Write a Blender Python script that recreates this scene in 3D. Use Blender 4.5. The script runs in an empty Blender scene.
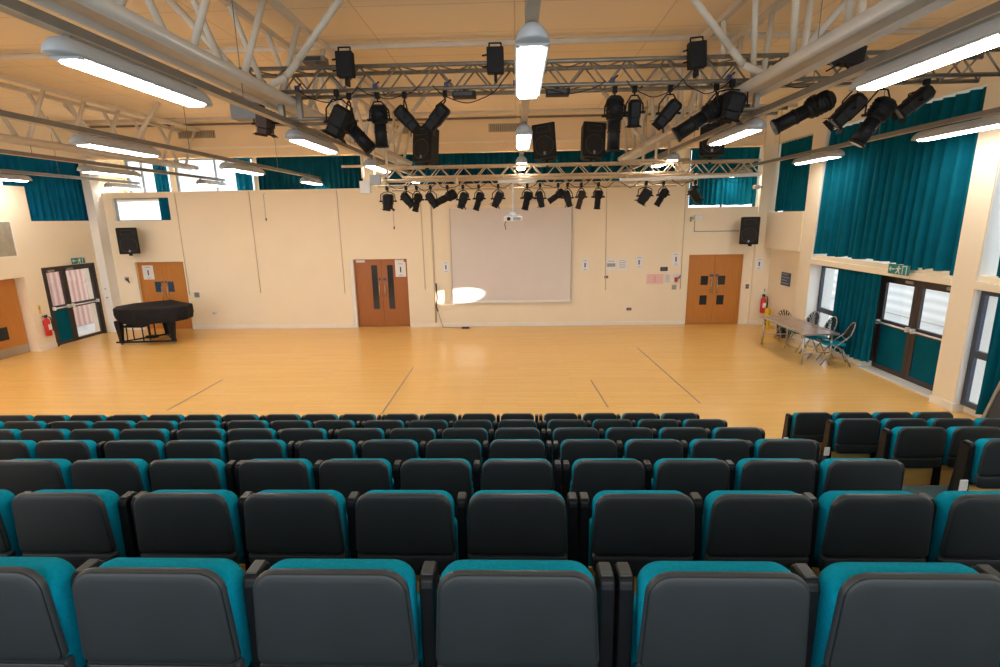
import bpy, bmesh, math, random
from mathutils import Vector, Matrix, Euler
random.seed(7)
PI = math.pi
scene = bpy.context.scene
COL = scene.collection

# ------------------------------------------------------------------ materials
def new_mat(name):
    m = bpy.data.materials.new(name); m.use_nodes = True
    nt = m.node_tree; b = nt.nodes['Principled BSDF']
    return m, nt, b
def setc(b, col, rough=.6, metal=0., spec=.5):
    b.inputs['Base Color'].default_value = (*col, 1); b.inputs['Roughness'].default_value = rough
    b.inputs['Metallic'].default_value = metal; b.inputs['Specular IOR Level'].default_value = spec
def plain(name, col, rough=.6, metal=0., var=.06, scale=6., bump=0., bscale=200., spec=.5, stretch=(1, 1, 1)):
    """base colour with slight noise variation, optional fine bump"""
    m, nt, b = new_mat(name); setc(b, col, rough, metal, spec)
    tc = nt.nodes.new('ShaderNodeTexCoord'); mp = nt.nodes.new('ShaderNodeMapping')
    mp.inputs['Scale'].default_value = stretch
    nt.links.new(tc.outputs['Object'], mp.inputs['Vector'])
    nz = nt.nodes.new('ShaderNodeTexNoise'); nz.inputs['Scale'].default_value = scale; nz.inputs['Detail'].default_value = 4
    nt.links.new(mp.outputs['Vector'], nz.inputs['Vector'])
    cr = nt.nodes.new('ShaderNodeValToRGB')
    cr.color_ramp.elements[0].position = .3; cr.color_ramp.elements[1].position = .7
    cr.color_ramp.elements[0].color = (*[max(0, c*(1-var)) for c in col], 1)
    cr.color_ramp.elements[1].color = (*[min(1, c*(1+var)) for c in col], 1)
    nt.links.new(nz.outputs['Fac'], cr.inputs['Fac']); nt.links.new(cr.outputs['Color'], b.inputs['Base Color'])
    if bump:
        n2 = nt.nodes.new('ShaderNodeTexNoise'); n2.inputs['Scale'].default_value = bscale
        nt.links.new(mp.outputs['Vector'], n2.inputs['Vector'])
        bp = nt.nodes.new('ShaderNodeBump'); bp.inputs['Strength'].default_value = bump; bp.inputs['Distance'].default_value = .002
        nt.links.new(n2.outputs['Fac'], bp.inputs['Height']); nt.links.new(bp.outputs['Normal'], b.inputs['Normal'])
    return m
def emis(name, col, s):
    m, nt, b = new_mat(name); setc(b, (.9, .9, .9), .4)
    b.inputs['Emission Color'].default_value = (*col, 1); b.inputs['Emission Strength'].default_value = s
    return m

M = {}
M['wall'] = plain('cream_plaster', (.90, .78, .59), .75, var=.025, scale=.7, bump=.15, bscale=60)
M['wall_white'] = plain('white_plaster', (.86, .84, .80), .7, var=.02, scale=.8)
M['bulk'] = plain('tan_bulkhead_paint', (.86, .68, .44), .8, var=.04, scale=.5)
M['base'] = plain('white_gloss_paint', (.88, .83, .74), .45, var=.02)
M['beam'] = plain('grey_beam_paint', (.58, .52, .45), .4, var=.05, scale=3)
M['web'] = plain('pale_web_paint', (.66, .59, .49), .5, var=.05, scale=3)
M['rail'] = plain('grey_rail_metal', (.22, .20, .175), .45, .3, var=.08)
M['rail_light'] = plain('light_rail_lip', (.55, .48, .38), .5)
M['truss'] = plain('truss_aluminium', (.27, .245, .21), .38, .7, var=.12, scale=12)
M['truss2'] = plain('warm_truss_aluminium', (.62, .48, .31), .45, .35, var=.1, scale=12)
M['black'] = plain('black_painted_metal', (.008, .008, .009), .55, .0, var=.3, scale=20, spec=.25)
M['black_soft'] = plain('black_cloth_grille', (.01, .01, .012), .8, var=.3, scale=60, bump=.4, bscale=400)
M['lens'] = plain('dark_glass_lens', (.05, .06, .08), .1, .3)
M['brown_metal'] = plain('bronze_lantern_metal', (.045, .018, .010), .5, .3, var=.2)
M['shell'] = plain('dark_grey_plastic', (.0135, .0170, .0190), .5, var=.12, scale=5, bump=.25, bscale=500)
M['rim'] = plain('worn_highlit_plastic_edge', (.036, .040, .042), .38, var=.1, scale=8)  # wear and the top edge highlight both put into this paler grey
M['arm'] = plain('black_arm_plastic', (.004, .004, .005), .45, var=.2, scale=10, spec=.3)
M['arm_side'] = plain('brown_black_side', (.010, .007, .006), .5, var=.3, scale=10)
M['teal'] = plain('teal_wool_fabric', (.0, .27, .385), .9, var=.12, scale=90, bump=.5, bscale=900, spec=.1)
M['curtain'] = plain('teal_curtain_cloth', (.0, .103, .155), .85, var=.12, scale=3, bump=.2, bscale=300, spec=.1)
M['curtain_lit'] = plain('daylit_teal_curtain_cloth', (.0, .12, .235), .85, var=.12, scale=3, spec=.1)  # curtain cloth again, window daylight put into a brighter, bluer tone
M['carpet'] = plain('blue_grey_carpet', (.06, .10, .11), .98, var=.45, scale=160, bump=.8, bscale=500, spec=.05)
M['kick'] = plain('varnished_ply', (.85, .50, .14), .45, var=.12, scale=3, stretch=(1, 8, 8))
M['frame'] = plain('dark_window_frame', (.028, .028, .034), .4, .2, var=.1)
M['frame_brown'] = plain('dark_brown_door_frame', (.05, .04, .038), .45, .1, var=.15)
M['frame_blue'] = plain('blue_grey_window_frame', (.06, .075, .11), .4, .2, var=.1)
M['white'] = plain('white_plastic', (.8, .79, .76), .45, var=.03)
M['chrome'] = plain('brushed_steel', (.62, .61, .59), .28, .9, var=.05, scale=30)
M['steel_soft'] = plain('dull_steel', (.38, .37, .35), .35, .7, var=.08, scale=20)
M['paper'] = plain('white_paper', (.84, .83, .82), .8, var=.02)
M['paper_cream'] = plain('printed_paper', (.80, .76, .74), .8, var=.03)
M['pink'] = plain('pink_paper', (.86, .60, .55), .8, var=.05, scale=20)
M['ink'] = plain('dark_ink', (.03, .03, .05), .8)
M['ink_grey'] = plain('grey_ink', (.35, .34, .36), .8)
M['red'] = plain('red_enamel', (.62, .02, .015), .3, var=.05)
M['yellow'] = plain('yellow_plastic', (.90, .62, .03), .4, var=.05)
M['green'] = plain('green_exit_plastic', (.01, .22, .20), .4, var=.03)
M['blue_sign'] = plain('blue_notice', (.03, .09, .20), .5, var=.1, scale=30)
M['screen'] = plain('projection_screen_fabric', (.74, .68, .64), .9, var=.015, scale=2, spec=.1)
M['screen_case'] = plain('screen_case_paint', (.84, .72, .54), .5)
M['vent'] = plain('vent_metal', (.42, .33, .20), .6, var=.1)
M['vent_grey'] = plain('grey_louvre', (.40, .36, .29), .6, var=.1)
M['table'] = plain('grey_brown_laminate', (.30, .20, .16), .22, var=.12, scale=4)
M['bag'] = plain('dark_grey_plastic_bin', (.035, .035, .04), .5)
M['cover'] = plain('black_quilted_cover', (.008, .009, .013), .75, var=.3, scale=5, spec=.25)
M['board'] = plain('charcoal_board_face', (.045, .05, .055), .6, var=.15, scale=3)
M['grey_box'] = plain('mid_grey_box', (.22, .22, .22), .5)
M['fix'] = plain('grey_lamp_housing', (.42, .44, .46), .4, var=.03)
M['fix_cream'] = plain('lamp_housing_side', (.50, .46, .40), .45, var=.03)
M['kickplate'] = plain('brushed_kickplate', (.45, .42, .37), .35, .6, var=.06, scale=30)
M['frame_light'] = plain('pale_grey_window_frame', (.30, .33, .38), .5)
M['blue_clamp'] = plain('blue_clamp_plastic', (.025, .035, .09), .4)
M['lamp_on'] = emis('lamp_diffuser', (1., .945, .87), 14.)
M['conduit'] = plain('conduit_paint', (.66, .55, .40), .6)

def wood(name, c1, c2, c3, rough, axis='X', plank=(1.6, .09), gap=True):
    m, nt, b = new_mat(name); b.inputs['Roughness'].default_value = rough
    N = nt.nodes.new; L = nt.links.new
    tc = N('ShaderNodeTexCoord'); mp = N('ShaderNodeMapping')
    if axis == 'Z': mp.inputs['Rotation'].default_value = (0, PI/2, 0)
    L(tc.outputs['Object'], mp.inputs['Vector'])
    br = N('ShaderNodeTexBrick'); br.inputs['Scale'].default_value = 1
    br.inputs['Brick Width'].default_value = plank[0]; br.inputs['Row Height'].default_value = plank[1]
    br.inputs['Mortar Size'].default_value = .0022 if gap else 0; br.offset = .37; br.inputs['Bias'].default_value = 0
    br.inputs['Color1'].default_value = (*c1, 1); br.inputs['Color2'].default_value = (*c2, 1)
    br.inputs['Mortar'].default_value = (*[c*.62 for c in c3], 1)
    L(mp.outputs['Vector'], br.inputs['Vector'])
    m2 = N('ShaderNodeMapping'); m2.inputs['Scale'].default_value = (1.2, 22, 22)
    L(mp.outputs['Vector'], m2.inputs['Vector'])
    nz = N('ShaderNodeTexNoise'); nz.inputs['Scale'].default_value = 1.5; nz.inputs['Detail'].default_value = 6
    L(m2.outputs['Vector'], nz.inputs['Vector'])
    mx = N('ShaderNodeMixRGB'); mx.blend_type = 'MIX'; mx.inputs['Color2'].default_value = (*c3, 1)
    cr = N('ShaderNodeValToRGB'); cr.color_ramp.elements[0].position = .45; cr.color_ramp.elements[1].position = .85
    cr.color_ramp.elements[1].color = (.55, .55, .55, 1)
    L(nz.outputs['Fac'], cr.inputs['Fac']); L(cr.outputs['Color'], mx.inputs['Fac'])
    L(br.outputs['Color'], mx.inputs['Color1']); L(mx.outputs['Color'], b.inputs['Base Color'])
    n3 = N('ShaderNodeTexNoise'); n3.inputs['Scale'].default_value = .9; L(mp.outputs['Vector'], n3.inputs['Vector'])
    mr = N('ShaderNodeMapRange'); mr.inputs['To Min'].default_value = rough*.95; mr.inputs['To Max'].default_value = rough*1.1
    L(n3.outputs['Fac'], mr.inputs['Value']); L(mr.outputs['Result'], b.inputs['Roughness'])
    return m
M['floor'] = wood('maple_strip_floor', (.86, .51, .16), (.82, .47, .135), (.89, .57, .21), .24, plank=(1.9, .085))
M['door'] = wood('orange_wood_veneer', (.56, .225, .045), (.52, .20, .04), (.40, .14, .025), .4, axis='Z', plank=(50, 50), gap=False)
M['door_dark'] = wood('brown_wood_veneer', (.40, .135, .03), (.37, .12, .027), (.27, .08, .018), .4, axis='Z', plank=(50, 50), gap=False)

def ceiling_mat():
    m, nt, b = new_mat('ceiling_panels'); setc(b, (.8, .6, .4), .85)
    tc = nt.nodes.new('ShaderNodeTexCoord'); br = nt.nodes.new('ShaderNodeTexBrick')
    br.inputs['Scale'].default_value = 1; br.inputs['Brick Width'].default_value = 2.4; br.inputs['Row Height'].default_value = 1.2
    br.inputs['Mortar Size'].default_value = .012; br.offset = 0
    br.inputs['Color1'].default_value = (.90, .76, .57, 1); br.inputs['Color2'].default_value = (.87, .73, .545, 1)
    br.inputs['Mortar'].default_value = (.70, .56, .40, 1)
    nt.links.new(tc.outputs['Object'], br.inputs['Vector']); nt.links.new(br.outputs['Color'], b.inputs['Base Color'])
    return m
M['ceiling'] = ceiling_mat()
M['curtain_shaded'] = plain('shaded_teal_curtain_cloth', (.0, .042, .068), .9, var=.15, scale=3, spec=.1)  # same curtain cloth with the window recess shade put into its colour
def glass_mat():
    m = bpy.data.materials.new('window_glass'); m.use_nodes = True; nt = m.node_tree
    for n in list(nt.nodes): nt.nodes.remove(n)
    o = nt.nodes.new('ShaderNodeOutputMaterial'); mx = nt.nodes.new('ShaderNodeMixShader')
    t = nt.nodes.new('ShaderNodeBsdfTransparent'); t.inputs['Color'].default_value = (.92, .95, .97, 1)
    g = nt.nodes.new('ShaderNodeBsdfGlossy'); g.inputs['Roughness'].default_value = .03
    mx.inputs['Fac'].default_value = .07
    nt.links.new(t.outputs[0], mx.inputs[1]); nt.links.new(g.outputs[0], mx.inputs[2]); nt.links.new(mx.outputs[0], o.inputs['Surface'])
    return m
M['glass'] = glass_mat()
M['pane_dark'] = plain('dark_door_glass', (.03, .032, .034), .15)
M['pane_blue'] = plain('blue_door_glass', (.03, .07, .13), .15)
M['ground'] = plain('outside_paving', (.55, .53, .50), .9, var=.1, scale=2)
def stripes(name, c1, c2, scale, axis=1):
    m, nt, b = new_mat(name); b.inputs['Roughness'].default_value = .8
    tc = nt.nodes.new('ShaderNodeTexCoord'); w = nt.nodes.new('ShaderNodeTexWave'); w.wave_type = 'BANDS'
    w.bands_direction = 'XYZ'[axis]; w.inputs['Scale'].default_value = scale; w.inputs['Distortion'].default_value = 1.2
    cr = nt.nodes.new('ShaderNodeValToRGB'); cr.color_ramp.elements[0].color = (*c1, 1); cr.color_ramp.elements[1].color = (*c2, 1)
    nt.links.new(tc.outputs['Object'], w.inputs['Vector']); nt.links.new(w.outputs['Fac'], cr.inputs['Fac']); nt.links.new(cr.outputs['Color'], b.inputs['Base Color'])
    return m
M['fence'] = stripes('pinkish_fence_boards', (.42, .22, .17), (.62, .42, .36), 1.4, 1)
M['siding'] = stripes('pale_outside_siding', (.62, .60, .58), (.80, .78, .76), 1.0, 2)

# ------------------------------------------------------------------ mesh helpers
class MB:
    def __init__(s): s.bm = bmesh.new(); s.mats = []; s.mi = 0
    def use(s, m):
        if m not in s.mats: s.mats.append(m)
        s.mi = s.mats.index(m); return s
    def _f(s, vs, smooth=False):
        try: f = s.bm.faces.new(vs)
        except ValueError: return None
        f.material_index = s.mi; f.smooth = smooth; return f
    def box(s, x0, x1, y0, y1, z0, z1, mtx=None):
        co = [(x, y, z) for x in (x0, x1) for y in (y0, y1) for z in (z0, z1)]
        v = [s.bm.verts.new(mtx @ Vector(c) if mtx else c) for c in co]
        for q in ((0, 1, 3, 2), (4, 6, 7, 5), (0, 4, 5, 1), (2, 3, 7, 6), (0, 2, 6, 4), (1, 5, 7, 3)): s._f([v[i] for i in q])
        return s
    def tube(s, p, q, r, r2=None, n=10, caps=True):
        p, q = Vector(p), Vector(q); d = q-p; r2 = r if r2 is None else r2
        if d.length < 1e-6: return s
        z = d.normalized(); a = Vector((0, 0, 1)) if abs(z.z) < .9 else Vector((1, 0, 0))
        x = z.cross(a).normalized(); y = z.cross(x)
        A = [s.bm.verts.new(p+(x*math.cos(t)+y*math.sin(t))*r) for t in [2*PI*i/n for i in range(n)]]
        B = [s.bm.verts.new(q+(x*math.cos(t)+y*math.sin(t))*r2) for t in [2*PI*i/n for i in range(n)]]
        for i in range(n): s._f([A[i], A[(i+1) % n], B[(i+1) % n], B[i]], True)
        if caps: s._f(A[::-1]); s._f(B)
        return s
    def path(s, pts, r, n=8):
        for a, b in zip(pts, pts[1:]): s.tube(a, b, r, n=n)
        return s
    def prism(s, poly, axis, a, b, smooth=False):
        """poly: 2D points; axis 'x','y','z' extrusion from a to b"""
        def P(u, v, w):
            return {'x': (w, u, v), 'y': (u, w, v), 'z': (u, v, w)}[axis]
        A = [s.bm.verts.new(P(u, v, a)) for u, v in poly]; B = [s.bm.verts.new(P(u, v, b)) for u, v in poly]
        n = len(poly)
        for i in range(n): s._f([A[i], A[(i+1) % n], B[(i+1) % n], B[i]], smooth)
        s._f(A[::-1]); s._f(B); return s
    def loft(s, rings, smooth=True, closed=True, cap=True):
        R = [[s.bm.verts.new(c) for c in r] for r in rings]
        for a, b in zip(R, R[1:]):
            n = len(a)
            for i in range(n if closed else n-1): s._f([a[i], a[(i+1) % n], b[(i+1) % n], b[i]], smooth)
        if cap: s._f(R[0][::-1], smooth); s._f(R[-1], smooth)
        return s
    def quad(s, *c): s._f([s.bm.verts.new(x) for x in c]); return s
    def build(s, name, mat=None, parent=None, loc=(0, 0, 0), rot=None, bevel=0., seg=2, smooth_angle=True):
        bmesh.ops.recalc_face_normals(s.bm, faces=s.bm.faces)
        me = bpy.data.meshes.new(name); s.bm.to_mesh(me); s.bm.free()
        ms = s.mats or [mat]
        if mat is not None and s.mats and mat not in s.mats: pass
        for m in ms: me.materials.append(M[m])
        o = bpy.data.objects.new(name, me); COL.objects.link(o); o.location = loc
        if rot: o.rotation_euler = rot
        if parent: o.parent = parent
        if bevel:
            b = o.modifiers.new('edge', 'BEVEL'); b.width = bevel; b.segments = seg; b.limit_method = 'ANGLE'; b.angle_limit = math.radians(35)
            b.harden_normals = False
        return o
def tag(o, label=None, cat=None, group=None, kind=None):
    if label: o['label'] = label
    if cat: o['category'] = cat
    if group: o['group'] = group
    if kind: o['kind'] = kind
    return o
def thing(name, label, cat, loc=(0, 0, 0), rot=(0, 0, 0), group=None):
    o = bpy.data.objects.new(name, None); COL.objects.link(o); o.location = loc; o.rotation_euler = rot
    o.empty_display_size = .1
    return tag(o, label, cat, group)
def struct(name, mb, mat=None, label=None, cat=None, **k):
    o = mb.build(name, mat, **k)
    tag(o, label, cat, None, 'structure'); return o
def copy_tree(root, loc, rot=None, label=None, group=None):
    r = root.copy(); COL.objects.link(r); r.location = loc
    if rot: r.rotation_euler = rot
    if label: r['label'] = label
    if group: r['group'] = group
    for ch in list(root.children):
        c = ch.copy(); COL.objects.link(c); c.parent = r
        for g in list(ch.children):
            d = g.copy(); COL.objects.link(d); d.parent = c
    return r
def rrect(w, h, r, n=5, flare=0., rb=None):
    rb = rb or r
    """rounded rectangle outline (u,v), v from -h..0 ; flare widens the bottom"""
    pts = []
    for cx, cy, a0, r in ((w/2-r, -r, 0, r), (-w/2+r, -r, PI/2, r), (-w/2+rb, -h+rb, PI, rb), (w/2-rb, -h+rb, 3*PI/2, rb)):
        for i in range(n+1):
            a = a0+PI/2*i/n; u, v = cx+r*math.cos(a), cy+r*math.sin(a)
            pts.append((u*(1+flare*(-v/h)), v))
    return pts

# ------------------------------------------------------------------ wall with openings
def wall_mesh(mb, plane, c0, c1, a0, a1, z0, z1, holes):
    """plane 'x' or 'y': slab between c0..c1 on that axis; spans a0..a1 on the other axis; holes (a,b,z,zz)"""
    As = sorted({a0, a1, *[h[0] for h in holes], *[h[1] for h in holes]}); Zs = sorted({z0, z1, *[h[2] for h in holes], *[h[3] for h in holes]})
    As = [a for a in As if a0 <= a <= a1]; Zs = [z for z in Zs if z0 <= z <= z1]
    for a, b in zip(As, As[1:]):
        run = None
        for z, zz in zip(Zs, Zs[1:]):
            m, n = (a+b)/2, (z+zz)/2
            solid = not any(h[0] < m < h[1] and h[2] < n < h[3] for h in holes)
            if solid:
                if run is None: run = [z, zz]
                else: run[1] = zz
            if (not solid or zz == Zs[-1]) and run:
                if plane == 'x': mb.box(c0, c1, a, b, run[0], run[1])
                else: mb.box(a, b, c0, c1, run[0], run[1])
                run = None
    return mb

YB = 17.1
# floor & ceiling
struct('floor', MB().box(-14.6, 9.0, -3, 19, -.1, 0), 'floor', 'pale orange maple strip sports floor', 'floor')
mb = MB().box(-14.4, 8.6, -3, 17.1, 6.7, 6.85)
struct('ceiling', mb, 'ceiling', 'tan panelled ceiling above the trusses', 'ceiling')
struct('trim_1', MB().box(-14.4, 8.6, 17.1, 19, 5.85, 6.0), 'bulk', 'low soffit over the high back windows', 'soffit')
# main back wall
mb = MB(); wall_mesh(mb, 'y', YB, YB+.25, -11.3, 5.5, 0, 4.63, [(-5.62, -3.68, 0, 2.33)])
wall_mesh(mb, 'y', YB, YB+.25, 5.5, 8.3, 0, 3.84, [(5.66, 7.42, 0, 2.33)])
wall_mesh(mb, 'y', YB, YB+.25, -14.4, -11.3, 0, 4.63, [(-13.0, -11.32, 0, 2.34), (-13.42, -11.5, 3.72, 4.45)])
mb.box(-14.4, 5.5, YB+.25, 18.7, 4.4, 4.5).box(5.5, 8.5, YB+.25, 18.7, 3.66, 3.78)
struct('wall_back', mb, 'wall', 'cream back wall with door openings', 'wall')
# recess rear wall (window band behind): piers only
mb = MB()
for a, b, z in ((-14.4, -14.0, 4.5), (-12.38, -12.2, 4.5), (-9.32, -9.15, 4.5), (-5.42, -4.62, 4.5), (5.5, 6.0, 3.78), (8.35, 8.8, 3.78)):
    mb.box(a, b, 18.7, 18.95, z, 5.9)
struct('wall_clerestory', mb, 'wall', 'cream piers between high back windows', 'wall')
struct('wall_step', MB().box(5.32, 5.5, YB+.02, 18.7, 3.78, 4.63), 'wall', 'stepped end of the back wall', 'wall')
# bulkhead
mb = MB().use('bulk').box(-14.4, 8.4, YB-.02, YB+.3, 5.68, 6.7)
mb.use('wall').box(-14.4, 8.4, YB-.08, YB-.02, 5.93, 5.985)
struct('trim_2', mb, None, 'tan bulkhead band under the ceiling', 'bulkhead')
struct('trim_3', MB().box(-14.3, 8.3, YB-.06, YB-.02, 6.64, 6.7), 'rail', 'dark shadow strip where bulkhead meets ceiling', 'trim')  # thin dark box standing in for the shadow line below the ceiling

# left wall
mb = MB(); wall_mesh(mb, 'x', -14.4, -14.0, -3, 17.1, 0, 6.7, [(14.66, 16.62, 0, 2.39), (12.3, 14.1, 0, 2.19), (14.68, 16.95, 3.74, 5.6), (14.0, 14.68, 4.7, 5.6)])
struct('wall_left', mb, 'wall', 'cream left wall', 'wall')
mb = MB(); mb.box(-14.0, -13.72, 16.72, 17.1, 0, 5.68)
struct('trim_4', mb, 'wall_white', 'white corner column beside the glazed door', 'column')
struct('wall_left_end', MB().box(-14.4, -14.15, 17.1, 18.95, 4.4, 5.9), 'wall', 'left end of the high window recess', 'wall')
struct('wall_right_end', MB().box(8.35, 8.6, 17.1, 18.95, 3.7, 5.9), 'wall', 'right end of the high window recess', 'wall')
# right wall pieces
mb = MB()
for a, b in ((14.2, 14.78), (9.12, 9.6), (3.9, 4.5)):
    mb.use('wall').box(7.97, 8.62, a, b, 0, 5.7)
mb.box(8.3, 8.62, 9.6, 9.79, 0, 2.3).box(7.97, 8.7, -3, 3.9, 0, 5.7)
mb.box(7.99, 8.7, -3, 17.1, 5.7, 6.7)            # upper band
mb.box(8.24, 8.7, 14.78, 17.1, 0, 2.54).box(7.99, 8.7, 14.78, 16.98, 2.54, 3.66)
mb.box(7.72, 8.25, 16.98, 17.12, 0, 6.7)
struct('wall_right', mb, None, 'cream right wall with pillars', 'wall')
struct('trim_5', MB().box(7.975, 7.99, 14.85, 16.8, 2.54, 3.62), 'wall', 'boxed panel under the short high window', 'panel')
# white reveals
mb = MB()
for y in (9.115, 14.195): mb.box(7.99, 8.62, y-.012, y, .1, 5.7)
struct('trim_6', mb, 'wall_white', 'white window reveals on the pillars', 'reveal')
mb = MB()
for a, b in ((9.6, 14.2), (4.5, 9.12)):
    mb.box(7.95, 8.5, a, b, 2.26, 2.40).box(8.02, 8.5, a, b, 2.40, 2.5)
struct('trim_7', mb, 'wall', 'cream transom beams between upper and lower windows', 'beam', bevel=.01)
mb = MB().box(8.15, 8.6, 11.98, 14.2, 0, .15).box(8.15, 8.6, 4.5, 9.12, 0, .15)
struct('trim_8', mb, 'base', 'low white plinth under the right windows', 'plinth', bevel=.01)
# skirting
def skirt(n, L, lab):
    mb = MB()
    for b in L: mb.box(*b)
    struct(n, mb, 'base', lab, 'skirting', bevel=.006)
skirt('baseboard_back', [(-11.3, -5.64, YB-.02, YB, 0, .13), (-3.66, 5.64, YB-.02, YB, 0, .13), (-14, -13.02, YB-.02, YB, 0, .13), (7.44, 7.72, YB-.02, YB, 0, .13)], 'white skirting along the back wall')
skirt('baseboard_left', [(-14, -13.98, 14.1, 14.66, 0, .13), (-14, -13.98, -3, 12.3, 0, .13), (-13.72, -13.7, 16.7, 17.08, 0, .13)], 'white skirting along the left wall')
skirt('baseboard_right', [(8.22, 8.24, 14.78, 16.98, 0, .13), (7.70, 7.72, 16.96, 17.1, 0, .13), (7.72, 8.02, 16.96, 16.98, 0, .13), (7.945, 7.97, 9.1, 9.62, 0, .16), (7.95, 8.62, 9.09, 9.115, 0, .16), (7.945, 7.97, 14.18, 14.8, 0, .16)], 'white skirting around the right pillars')

# ------------------------------------------------------------------ windows
def glazed(name, label, plane, c, a0, a1, z0, z1, vs=(), hs=(), fm='frame', t=.055, d=.07):
    """framed window; vs vertical mullions positions, hs horizontal positions"""
    root = thing(name, label, 'window'); root['kind'] = 'structure'
    mb = MB()
    def bx(a, b, z, zz, dd=d):
        if plane == 'x': mb.box(c-dd/2, c+dd/2, a, b, z, zz)
        else: mb.box(a, b, c-dd/2, c+dd/2, z, zz)
    bx(a0, a0+t, z0, z1); bx(a1-t, a1, z0, z1); bx(a0+t, a1-t, z0, z0+t); bx(a0+t, a1-t, z1-t, z1)
    for v in vs: bx(v-t/2, v+t/2, z0+t, z1-t)
    for h in hs: bx(a0+t, a1-t, h-t*.7, h+t*.7)
    mb.build('window_frame', fm, root)
    g = MB()
    if plane == 'x': g.box(c-.005, c+.005, a0+t, a1-t, z0+t, z1-t)
    else: g.box(a0+t, a1-t, c-.005, c+.005, z0+t, z1-t)
    g.build('pane', 'glass', root)
    return root
glazed('window_1', 'bright high window above the left speaker', 'y', 18.8, -14.0, -12.38, 4.5, 5.85, (-13.45,), (), 'frame_light')
glazed('window_2', 'bright high window left of the back wall curtain', 'y', 18.8, -12.2, -9.32, 4.5, 5.85, (-10.75,), (), 'frame_light')
glazed('window_3', 'high back window behind teal curtain', 'y', 18.8, -9.15, -5.42, 4.5, 5.85, (-8.2, -7.2), (), 'frame')
glazed('window_4', 'long high back window behind the trusses', 'y', 18.8, -4.62, 5.5, 4.5, 5.85, (-2.5, 0., 2.5), (), 'frame')
glazed('window_5', 'high back window above the right double door', 'y', 18.8, 6.0, 8.35, 3.78, 5.85, (7.2,), (), 'frame')
glazed('window_6', 'low bright window over the left speaker', 'y', 17.24, -13.42, -11.5, 3.72, 4.45, (), (), 'frame_light', .025)
glazed('window_7', 'left wall window behind teal curtain', 'x', -14.3, 14.0, 16.95, 3.74, 5.6, (15.4,), (), 'frame')
glazed('window_8', 'right wall upper window behind curtains', 'x', 8.56, 9.6, 14.2, 2.5, 5.7, (11.2, 12.7), (), 'frame')
glazed('window_9', 'right wall upper window nearest', 'x', 8.56, 4.5, 9.12, 2.5, 5.7, (7.6, 6.1), (), 'frame')
glazed('window_10', 'right wall short high window over the boxed panel', 'x', 8.5, 14.78, 16.98, 3.66, 5.7, (), (), 'frame')
glazed('window_11', 'right wall lower window behind the table', 'x', 8.30, 12.1, 14.2, .15, 2.26, (13.1,), (1.02,), 'frame_blue', .09)
glazed('window_12', 'right wall lower window near the blackboard', 'x', 8.12, 4.5, 9.1, .15, 2.26, (8.05, 6.4), (1.12,), 'frame_blue', .09)
mb = MB().box(7.6, 8.02, 14.78, 16.98, 5.6, 5.7)
# outside
struct('outside_ground', MB().box(-40, 50, -10, 60, -.35, -.12), 'ground', 'pale paving outside the windows', 'ground')
struct('outside_wall', MB().box(14, 14.3, 2, 26, -.1, 2.6), 'siding', 'pale boarded building outside the right windows', 'outbuilding')
tag(MB().box(-16.6, -16.5, 10, 22, -.1, 3.2).build('board_fence', 'fence'), 'pinkish brown vertical board fence outside the left glazed door', 'fence')

# ------------------------------------------------------------------ curtains
def curtain(name, label, p0, p1, z0, z1, folds, amp=.06, mat='curtain', hem=.02, gather=0., seed=1, group=None, slant=0.):
    rnd = random.Random(seed); p0, p1 = Vector((*p0, 0)), Vector((*p1, 0)); d = p1-p0; n = Vector((-d.y, d.x, 0)).normalized()
    ns = folds*8; nv = 12; ph = [rnd.uniform(-.9, .9) for _ in range(folds+2)]; am = [rnd.uniform(.45, 1.3) for _ in range(folds+2)]
    hz = [rnd.uniform(-hem, hem) for _ in range(folds+2)]
    mb = MB(); R = []
    for j in range(nv+1):
        v = j/nv; row = []
        for i in range(ns+1):
            u = i/ns; k = u*folds; ki = int(k); fr = k-ki; fr = fr*fr*(3-2*fr)
            a = am[ki]*(1-fr)+am[ki+1]*fr; p = ph[ki]*(1-fr)+ph[ki+1]*fr
            ampv = amp*a*(.45+.55*v)
            off = ampv*math.sin(2*PI*k+p*(.3+1.2*v))+.3*ampv*math.sin(4*PI*k+p*3+v*2)
            uu = u+gather*(u-.5)*v+slant*v
            z = z1+(z0-z1)*v+(hz[ki]*(1-fr)+hz[ki+1]*fr)*v*v
            c = p0+d*uu+n*off; row.append((c.x, c.y, z))
        R.append(row)
    mb.loft(R, closed=False, cap=False)
    o = mb.build(name, mat)
    return tag(o, label, 'curtain', group)
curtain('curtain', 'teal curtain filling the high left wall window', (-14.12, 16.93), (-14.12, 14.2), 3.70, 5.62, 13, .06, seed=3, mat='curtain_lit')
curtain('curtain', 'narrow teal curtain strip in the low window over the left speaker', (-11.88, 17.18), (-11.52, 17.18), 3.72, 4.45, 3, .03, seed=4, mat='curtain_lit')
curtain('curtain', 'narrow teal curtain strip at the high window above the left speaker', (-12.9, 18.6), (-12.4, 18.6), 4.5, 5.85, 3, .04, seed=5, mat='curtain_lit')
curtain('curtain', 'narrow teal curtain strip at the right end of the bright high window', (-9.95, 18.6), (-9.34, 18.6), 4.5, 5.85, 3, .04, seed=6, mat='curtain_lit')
curtain('curtain', 'wide teal curtain over the high window left of the trusses', (-9.13, 18.62), (-5.44, 18.62), 4.5, 5.82, 20, .05, seed=7, mat='curtain_shaded')
curtain('curtain', 'teal curtain behind the truss, left of the hanging projector', (-4.6, 18.62), (0., 18.62), 4.5, 5.84, 24, .05, seed=8, mat='curtain_shaded')
curtain('curtain', 'teal curtain behind the truss, right of the hanging projector', (0., 18.62), (5.48, 18.62), 4.5, 5.84, 28, .05, seed=9, mat='curtain_shaded')
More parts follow.
